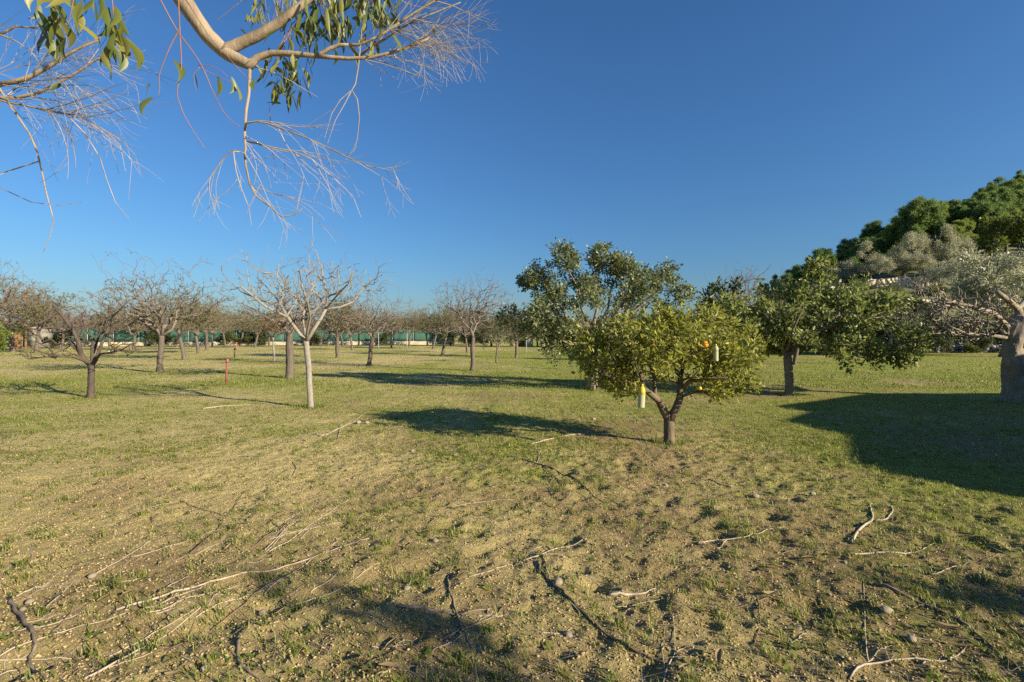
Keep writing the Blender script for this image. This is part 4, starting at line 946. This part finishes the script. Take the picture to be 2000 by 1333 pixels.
    root = build_tree('eucalyptus_tree', bs, sk, [], (M['euc'], M['euc']), .0012, rng, None, .5, 6, .0055, 14,
        'eucalyptus tree with pale bark, hanging leaves and dead twigs arching overhead')
    for o in root.children:
        if o.name.startswith('crown'): o.data.materials.clear(); o.data.materials.append(M['euctwig']); o.name = 'twigs'
    # red leaf stalks
    b = Buf()
    for p_, r0 in [([(348, -20), (351, 60), (355, 130), (349, 160), (345, 185), (357, 220), (372, 248), (400, 290)], .0035), ([(352, 55), (338, 80), (326, 105), (310, 148), (312, 170), (310, 188)], .003), ([(308, -10), (345, 60), (370, 92), (388, 118), (402, 145), (415, 178), (435, 218), (455, 240), (468, 247)], .0032),
                   ([(388, 128), (410, 128), (432, 138), (445, 150)], .002), ([(390, 132), (378, 145), (380, 160), (384, 180)], .002), ([(370, 10), (410, 75), (440, 105), (470, 140), (490, 157), (500, 158)], .0022), ([(395, 135), (425, 150), (450, 160)], .002), ([(90, -30), (110, 20), (120, 60)], .004), ([(215, -40), (222, 30), (225, 90)], .004), ([(150, -40), (140, 20), (128, 70)], .003)]:
        q = px_path([(a, c, 2.45) for a, c in p_], bs); t = np.linspace(0, len(q) - 1, 4 * len(q)); A = np.array(q)
        A = np.stack([np.interp(t, range(len(q)), A[:, c]) for c in range(3)], -1); A[1:-1] = (A[:-2] + A[1:-1] + A[2:]) / 3
        b.tube(A, np.linspace(r0, r0 * .45, len(A)), 5)
    # shoots above the frame that carry them
    for a in ((90, -30), (150, -40), (215, -40), (308, -10), (348, -20), (370, 10)):
        e = P(a[0], a[1], 2.45) - bs; s0 = sk.p[main[1]] if a[0] > 250 else sk.p[tr[-2]]; mid = (e + s0) / 2 + np.array((0, 0, .15)); b.tube([s0, mid, e], [.008, .006, .0038], 5)
    b.obj('red_shoots', M['redtwig'], root)
    # leaves, each its own part
    lv = []
    for k in range(4):
        r = np.random.default_rng(50 + k); n_ = 9; vv = []; bend = r.uniform(.05, .22) * (-1) ** k
        for s in np.linspace(0, 1, n_):
            w = .115 * math.sin(math.pi * min(1, s * 1.05 + .02)) ** .75 * (1 - .45 * s) + .004; cx = bend * math.sin(s * math.pi * .9); cz = -s
            for sg in (-1, 0, 1): vv.append((cx + sg * w, (.035 * abs(sg)) * math.sin(math.pi * s) + .1 * bend * s * s, cz))
        b2 = Buf(); b2.add(vv, [(a * 3 + c, a * 3 + c + 1, a * 3 + c + 4, a * 3 + c + 3) for a in range(n_ - 1) for c in (0, 1)]); me = b2.mesh('leaf'); me.materials.append(M['leafobj']); lv.append(me)
    def lf(px, py, dep, L, tilt=.3, wide=1.0):
        o = link('leaf', lv[rng.integers(4)], None, root); o.location = P(px, py, dep) - bs
        o.rotation_euler = (rng.normal(0, tilt), rng.normal(0, tilt), rng.uniform(0, 6.28)); o.scale = (L * wide * rng.uniform(.85, 1.15), L, L * rng.uniform(.8, 1.15))
    def cluster(n, cx, cy, sx, sy, dep, L, sd=.12, wide=1.0, tilt=.35):
        for _ in range(n): lf(cx + rng.normal(0, sx), cy + rng.normal(0, sy), dep + rng.normal(0, sd), L, tilt, wide)
    cluster(38, 115, 25, 24, 28, 2.45, .12, .08, 1.5); cluster(20, 225, 60, 12, 36, 2.45, .13, .06, 1.6, .2); cluster(8, 180, -20, 25, 14, 2.45, .12)
    cluster(125, 650, 20, 42, 34, 3.2, .15, .15); cluster(50, 735, 5, 26, 26, 3.2, .15); cluster(44, 565, 150, 26, 26, 3.2, .135, .1); cluster(18, 545, 115, 22, 16, 3.2, .11); cluster(22, 500, 20, 12, 22, 3.3, .09); cluster(16, 585, 40, 24, 24, 3.3, .11)
    for a in ((294, 165, .09), (298, 190, .1), (340, 118, .12), (425, 150, .1), (452, 150, .09), (462, 165, .09), (497, 155, .09), (380, 145, .08), (120, 165, .09), (845, 55, .08), (850, 95, .07), (735, 80, .1), (655, 98, .12)): lf(a[0], a[1], 2.45 if a[0] < 500 else 3.0, a[2], .25, 1.3)
    # leaf-bearing hanging shoots
    b = Buf()
    for cx, cy, n_, dep in ((650, -10, 16, 3.2), (735, -20, 8, 3.2), (565, 110, 7, 3.2), (505, 0, 4, 3.3)):
        for _ in range(n_):
            a = P(cx + rng.normal(0, 35), cy - rng.uniform(20, 70), dep) - bs; e = P(cx + rng.normal(0, 35), cy + rng.uniform(20, 70), dep) - bs; b.tube([a, (a + e) / 2 + rng.normal(0, .03, 3), e], [.003, .0025, .0015], 4)
    b.obj('leafy_shoots', M['redtwig'], root)
m, n, l, b_ = mat_new('eucalyptus_leaf_single')
oi = n.new('ShaderNodeObjectInfo'); r_ = ramp(n, [(0, (.07, .1, .025)), (.5, (.14, .17, .035)), (1, (.24, .22, .05))]); l.new(oi.outputs['Random'], r_.inputs[0]); l.new(r_.outputs[0], b_.inputs['Base Color']); b_.inputs['Roughness'].default_value = .45
tl = n.new('ShaderNodeBsdfTranslucent'); l.new(r_.outputs[0], tl.inputs[0]); mx = n.new('ShaderNodeMixShader'); mx.inputs[0].default_value = .35
l.new(b_.outputs[0], mx.inputs[1]); l.new(tl.outputs[0], mx.inputs[2]); l.new(mx.outputs[0], n['Material Output'].inputs[0]); M['leafobj'] = m
euc()

# ------------------------------------------------------------------ what stands beside the camera and casts the shade
for k, (x, y, h) in enumerate(((9.6, -1.15, 3.3), (6.2, -1.55, 3.4))):
    t = leafy('young_tree', 500 + k, h, 1.3, .7, 42, 13, .1, .028, 'l_carob', .12, .05, lobes=[((0, 0, 2.3), (.36, .36, .4), 2), ((.05, 0, 2.75), (.3, .3, .4), 1.5), ((0, .1, h - .3), (.2, .2, .3), 1)])
    t.location = (x, y, hz(x, y) - .02); tag(t, ('slender leafy young tree standing close to the house wall', 'slender leafy young tree standing farther out from the house')[k], 'tree')
M['plaster'] = plain('cream_plaster', (.62, .54, .42), .9, .08, 3, .2); M['tile'] = plain('clay_roof_tile', (.42, .2, .11), .85, .25, 4, .6); M['shutter'] = plain('green_shutter', (.06, .14, .09), .5, .1, 5, .1); M['glass'] = plain('window_glass', (.03, .04, .05), .08, .1, 2, 0)
hs = empty('house', (16, 4.5, 0)); tag(hs, 'single-storey cream plastered house with clay tiled eaves', 'house')
outl = [(G(a, c)[0] + 6.88, G(a, c)[1] - 4.13) for a, c in ((2000, 973), (1790, 937), (1670, 904), (1655, 889), (1652, 851), (1518, 824), (1580, 804), (1514, 793), (1700, 769), (2000, 768))]
outl = [(21, outl[0][1] - .2)] + outl + [(21, outl[-1][1])]
cx, cy = 16, 4.5
def prism(poly, z0, z1, inset=0.0):
    b = Buf(); n = len(poly); A = [(cx + (x - cx) * (1 - inset) - 16, cy + (y - cy) * (1 - inset) - 4.5) for x, y in poly]
    V = [(*a, z0) for a in A] + [(*a, z1) for a in A] + [(0, 0, z0), (0, 0, z1)]
    b.add(V, [(k, (k + 1) % n, n + (k + 1) % n, n + k) for k in range(n)], [((k + 1) % n, k, 2 * n) for k in range(n)] + [(n + k, n + (k + 1) % n, 2 * n + 1) for k in range(n)]); return b
prism(outl, -.1, 2.86, .08).obj('wall', M['plaster'], hs, False)
b = prism(outl, 2.87, 3.0); b.V[-1][-1] = (0, 0, 3.55); b.obj('roof', M['tile'], hs, False)
b = Buf(); b.box((-4.02, -1.6, 1.05), (.08, .95, 2.1)); b.obj('door', M['shutter'], hs, False)

# ------------------------------------------------------------------ power lines
for k, (dz, lab) in enumerate(((0, 'upper'), (-.45, 'lower'))):
    a = P(1640, 556, 44); e = P(2060, 480, 34); b = Buf(); pts = []
    for t in np.linspace(0, 1, 24): q = a + (e - a) * t; q[2] += dz - 1.2 * 4 * t * (1 - t) * .25; pts.append(q - a)
    b.tube(pts, [.03] * 24, 5); o = b.obj('power_cable', M['metal']); o.location = a; tag(o, lab + ' of two pale power cables sagging across the hillside', 'cable')
for nm, a in (('near', P(2060, 480, 34)), ('far', P(1640, 556, 44))):
    g = max(0, float(hill_h(a[0], a[1]))); o = empty('power_pole', (a[0], a[1] + .14, g)); b = Buf(); h = a[2] - g + .3
    b.tube([(0, 0, -.2), (0, 0, h / 2), (0, 0, h)], [.12, .11, .09], 8); b.obj('shaft', M['pine'], o); b = Buf(); b.box((0, -.12, h - .3), (.3, .08, .08)); b.obj('crossarm', M['pine'], o, False)
    tag(o, 'wooden power pole at the %s end of the cables' % ('hill foot' if nm == 'far' else 'old fig'), 'pole')

# ------------------------------------------------------------------ far ridge and its wood
gx = np.linspace(-700, 420, 130); gy = np.linspace(330, 760, 24); X, Y = np.meshgrid(gx, gy)
def ridge(x, y): return (7 + 13 * fbm(x * .008, y * .004, 5)) * np.exp(-((y - 560) / 120) ** 2) * np.clip((520 - x) / 300, .2, 1) - 1
V = np.stack([X, Y, ridge(X, Y)], -1).reshape(-1, 3); n0 = len(gx)
i = np.arange(len(gy) - 1)[:, None] * n0; j = np.arange(n0 - 1)[None, :]
tag(link('distant_hills', mesh_np('distant_hills', V, [np.stack([i + j, i + j + 1, i + n0 + j + 1, i + n0 + j], -1).reshape(-1, 4)], True), M['farhill']), kind='structure')
r = np.random.default_rng(44); n = 1500; cxs = r.uniform(-560, 260, n); cys = r.uniform(380, 575, n); N = 26
pos = np.repeat(np.stack([cxs, cys, ridge(cxs, cys) + 2], -1), N, 0) + r.normal(0, 1, (n * N, 3)) * np.array((2.4, 2.4, 1.6)); L = np.full(n * N, 1.7)
tag(link('far_wood', leaves_mesh('far_wood', pos, r.normal(0, 1, (n * N, 3)), L, L * .4, r), M['l_far']), 'far-off scrubby wood covering the low distant hills', 'wood', kind='stuff')
# trees just beyond the fence
for k in range(26):
    px = 60 + k * 37; Yd = 78 + (k * 7) % 22; x = (px - 1000) / F * Yd
    t = copy_tree(FIRST[('D', 'E', 'A')[k % 3]]); t.location = (x, Yd, -.1); t.rotation_euler = (0, 0, k * 1.3); t.scale = (1.3, 1.3, 1.15 + .2 * (k % 3)); tag(t, 'brown twiggy tree standing beyond the green mesh fence', 'tree', 'trees beyond the fence')

# ------------------------------------------------------------------ fallen branches
def stick(lines, r0, mat, label, group=None, name='fallen_branch', rng=np.random.default_rng(9)):
    r0 *= .88; lines = list(lines)
    if len(lines[0]) > 3:
        for _ in range(int(rng.integers(1, 3))):
            a = lines[0][int(rng.integers(1, len(lines[0]) - 1))]; th = rng.uniform(-2.6, .4); L_ = rng.uniform(14, 48) * (a[1] - 650) / 450
            lines.append([a, (a[0] + math.cos(th) * L_ * .5, a[1] + math.sin(th) * L_ * .22), (a[0] + math.cos(th + .3) * L_, a[1] + math.sin(th + .3) * L_ * .4)])
    first = G(*lines[0][0]); o = empty(name, (*first, hz(*first)))
    for k, ln in enumerate(lines):
        A = np.array([G(*q) for q in ln]); t = np.linspace(0, len(A) - 1, 5 * (len(A) - 1) + 1); A = np.stack([np.interp(t, range(len(A)), A[:, c]) for c in (0, 1)], -1)
        if len(A) > 4: A[1:-1] = (A[:-2] + A[1:-1] + A[2:]) / 3
        A += rng.normal(0, r0 * .35, A.shape); R = np.linspace(r0, r0 * .45, len(A)) * (1 if k == 0 else .65)
        z = height(A[:, 0], A[:, 1]); zz = z.copy()
        for _ in range(3): zz[1:-1] = np.maximum(z[1:-1], (zz[:-2] + zz[1:-1] * 2 + zz[2:]) / 4)
        b = Buf(); b.tube(np.column_stack([A[:, 0] - first[0], A[:, 1] - first[1], zz + R * .8 - hz(*first)]), R, 6, .05, rng); b.obj('stem' if k == 0 else 'side_twig', M[mat], o)
    return tag(o, label, 'branch', group)
T = [([[(226, 1196), (328, 1163), (394, 1146), (475, 1123), (556, 1104), (660, 1068), (720, 1048)]], .008, 'palestick', 'long straight pale fallen branch lying above the soil furrow'),
 ([[(166, 1329), (237, 1286), (309, 1241), (342, 1222), (400, 1185)]], .007, 'palestick', 'pale fallen branch lying along the soil furrow'),
 ([[(413, 1213), (475, 1175), (518, 1146), (594, 1108), (660, 1087)]], .007, 'darkstick', 'dark fallen branch lying just below the long pale branch'),
 ([[(17, 1170), (38, 1208), (60, 1245), (71, 1263), (55, 1289), (70, 1315), (98, 1345)]], .013, 'stick', 'thick crooked brown fallen branch with a sharp kink'),
 ([[(465, 1241), (463, 1279), (475, 1301), (513, 1322)], [(463, 1279), (440, 1262)]], .011, 'stick', 'short hooked grey fallen branch in mottled shade'),
 ([[(249, 1009), (304, 990), (351, 979), (408, 959), (465, 954)], [(351, 979), (404, 997), (451, 1013), (489, 1017)]], .007, 'stick', 'fallen branch forking into one pale and one dark arm'),
 ([[(616, 852), (633, 854), (665, 838), (689, 827), (710, 808)], [(665, 838), (662, 850), (658, 862)]], .014, 'palestick', 'pale forked fallen branch beside the orange tree shadow'),
 ([[(396, 800), (437, 794), (475, 793), (522, 793), (551, 795)]], .014, 'palestick', 'pale fallen branch lying left of the fig trunk base'),
 ([[(1034, 871), (1067, 859), (1120, 849), (1169, 846)]], .011, 'palestick', 'pale fallen branch crossing the orange tree trunk shadow'),
 ([[(1051, 1096), (1055, 1113), (1072, 1131), (1100, 1159), (1125, 1187), (1160, 1217), (1195, 1245), (1247, 1273), (1300, 1295)], [(1072, 1131), (1068, 1110), (1060, 1085)]], .012, 'darkstick', 'long thick dark curved fallen branch with a forked tip'),
 ([[(875, 1122), (878, 1159), (890, 1190), (901, 1229), (925, 1271)]], .008, 'stick', 'upright-lying bent stick crossing the thick pale branch'),
 ([[(778, 1185), (824, 1188), (866, 1194), (897, 1201), (960, 1192)], [(897, 1201), (930, 1203), (975, 1206)]], .011, 'stick', 'thick pale tapering fallen branch under the bent stick'),
 ([[(859, 1252), (897, 1234), (932, 1218), (967, 1204), (983, 1190)]], .007, 'stick', 'reddish brown curved stick below the thick tapering branch'),
 ([[(1020, 1089), (1055, 1085), (1100, 1064), (1146, 1052)], [(1080, 1075), (1065, 1066), (1032, 1073)]], .008, 'palestick', 'pale forked stick just beyond the dark curved branch'),
 ([[(1020, 900), (1090, 921), (1125, 938), (1156, 966), (1191, 986)], [(1060, 912), (1085, 935), (1095, 945)]], .01, 'darkstick', 'dark slender fallen branch on open soil toward the orange tree'),
 ([[(1662, 1060), (1680, 1032), (1706, 1012), (1702, 1000), (1700, 984)], [(1706, 1013), (1732, 1014), (1744, 996), (1743, 985)]], .013, 'palestick', 'pale Y-shaped fallen branch on pitted soil'),
 ([[(1660, 1083), (1712, 1078), (1768, 1080), (1800, 1070), (1828, 1055)]], .008, 'palestick', 'pale wavy stick just below the Y-shaped branch'),
 ([[(1364, 1060), (1380, 1052), (1456, 1051), (1488, 1038), (1540, 1028)], [(1420, 1051), (1410, 1066), (1392, 1071)]], .007, 'palestick', 'pale thin forked stick left of the Y-shaped branch'),
 ([[(1692, 1140), (1720, 1148), (1780, 1172), (1840, 1200), (1888, 1224), (1936, 1268), (1990, 1308)], [(1815, 1188), (1803, 1170), (1798, 1150)]], .011, 'stick', 'long brown fallen branch running along the edge of the tree shade'),
 ([[(1660, 1328), (1696, 1292), (1776, 1288), (1856, 1290), (1888, 1262)], [(1696, 1292), (1690, 1240), (1688, 1180), (1686, 1130)]], .006, 'palestick', 'wiry pale many-bent twig with a long straight arm'),
 ([[(1296, 1333), (1305, 1300), (1320, 1276), (1314, 1200)], [(1300, 1310), (1292, 1270), (1298, 1225)]], .005, 'palestick', 'thin pale forked twig by the thick end of the dark curved branch'),
 ([[(1191, 1155), (1225, 1155), (1258, 1154), (1282, 1147)]], .011, 'palestick', 'short thick pale stick right of the dark curved branch')]
for a in T: stick(*a)
LS = 'thin dry twig lying on the open soil'; GS = 'small twigs littering the ground'
small = [[(195, 1118), (247, 1096), (285, 1085), (332, 1077)], [(546, 1004), (584, 980), (622, 959)], [(582, 1070), (617, 1051), (660, 1032)], [(544, 945), (570, 933), (580, 916), (567, 897)], [(0, 909), (47, 909), (109, 909)], [(28, 980), (71, 954), (128, 921)],
 [(915, 1127), (971, 1113), (1002, 1092)], [(600, 1091), (652, 1071), (705, 1054), (740, 1038)], [(600, 1063), (635, 1043), (663, 1033), (701, 1008)], [(607, 1152), (638, 1134), (670, 1115)], [(722, 1204), (757, 1225), (782, 1252)], [(600, 1250), (642, 1269), (687, 1288), (715, 1295)],
 [(985, 1330), (1037, 1320), (1072, 1309), (1095, 1299)], [(873, 991), (932, 982), (1002, 973)], [(838, 1022), (880, 994), (939, 965)], [(1374, 1180), (1448, 1181), (1508, 1164)], [(1200, 1176), (1252, 1172), (1300, 1164)], [(325, 965), (327, 952)], [(90, 1190), (125, 1160), (150, 1130)], [(105, 1240), (140, 1200), (148, 1180)],
 [(120, 1275), (165, 1280), (215, 1295)], [(0, 1290), (60, 1262), (160, 1228), (250, 1200)], [(380, 1085), (430, 1058), (470, 1035)], [(1480, 1165), (1485, 1215), (1470, 1260)], [(1356, 945), (1414, 940)], [(1520, 975), (1550, 972)]]
rr = random.Random(17)
for _ in range(56):
    px = rr.uniform(0, 2000); py = 760 + (1320 - 760) * rr.random() ** .8; a = rr.gauss(-.35, .5); L = rr.uniform(18, 75) * (.35 + (py - 700) / 600); q = [(px, py)]
    for _k in range(3): a += rr.gauss(0, .25); px += math.cos(a) * L / 3; py = max(750, py + math.sin(a) * L / 4); q.append((px, py))
    small.append(q)
for _ in range(48):
    px = rr.uniform(-40, 560); py = 1325 - (px * .33) + rr.uniform(-150, 60)
    if not 900 < py < 1325: continue
    L = rr.uniform(60, 220); a = -.42 + rr.gauss(0, .16); q = [(px, py)]
    for _k in range(4): a += rr.gauss(0, .1); px += math.cos(a) * L / 4; py = max(860, py + math.sin(a) * L / 4); q.append((px, py))
    small.append(q)
for q in small: stick([q], rr.uniform(.003, .0055) * (1.0 if q[0][1] > 950 else 1.5), rr.choice(('stick', 'palestick', 'palestick', 'darkstick')), LS, GS, 'fallen_twig')
# fallen eucalyptus leaves
rl_ = random.Random(8)
for k in range(34):
    px, py = [(258, 1160), (1215, 1152), (1773, 1113), (1985, 1248), (1600, 1103), (858, 1050), (860, 1156), (560, 1180)][k] if k < 8 else (rl_.uniform(0, 2000), rl_.uniform(1000, 1325))
    x, y = G(px, py); b = Buf(); L = rl_.uniform(.05, .11); vv = []
    for t in np.linspace(0, 1, 7):
        w = L * .14 * math.sin(math.pi * min(1, t + .02)) ** .8 + .001
        for sg in (-1, 0, 1): vv.append((t * L, sg * w + .15 * L * math.sin(t * 2.4), .012 * abs(sg) + .02 * L * math.sin(t * 5 + k) + .006))
    b.add(vv, [(a * 3 + c, a * 3 + c + 1, a * 3 + c + 4, a * 3 + c + 3) for a in range(6) for c in (0, 1)]); g_ = k in (2, 3)
    o = b.obj('fallen_leaf', M['leafobj'] if g_ else M['straw']); o.location = (x, y, hz(x, y) + .006); o.rotation_euler = (rl_.uniform(-.3, .3), rl_.uniform(-.3, .3), rl_.uniform(0, 6.3))
    tag(o, 'curled green fallen leaf on the shaded soil' if g_ else 'dry pale fallen leaf lying on the soil', 'leaf', 'green fallen leaves' if g_ else 'dry fallen leaves')
# stones
for n_, (px, py, rad, lab, grp) in enumerate([(828, 748, .1, 'pale rounded stone lying alone in the grass by the carob shadow', None)] + [(a, b_, c, 'small pale stone lying on the tilled soil', 'stones on the soil') for a, b_, c in
        [(180, 1130, .028), (58, 1172, .03), (45, 1190, .02), (1040, 997, .03), (1440, 1148, .02), (1560, 1217, .025), (1780, 1250, .03), (1300, 948, .035), (1475, 972, .04), (1587, 970, .04), (700, 828, .06), (716, 830, .05), (1160, 820, .05), (400, 1306, .025), (512, 1185, .03), (795, 1150, .025), (1650, 1100, .02), (850, 1053, .03), (890, 890, .035), (806, 880, .035), (1110, 1232, .03), (1730, 1198, .035), (1090, 1138, .04)]]):
    x, y = G(px, py); o = link('stone', stone_me[n_ % 5].copy() if n_ < 5 else bpy.data.meshes.get('fieldstone%d' % (n_ % 5)), None)
    if n_ < 5: o.data.name = 'fieldstone%d' % n_; o.data.materials.clear(); o.data.materials.append(M['pebble'])
    o.location = (x, y, hz(x, y) + rad * .3); o.scale = (rad, rad * .8, rad * .6); o.rotation_euler = (0, 0, n_); tag(o, lab, 'stone', grp)
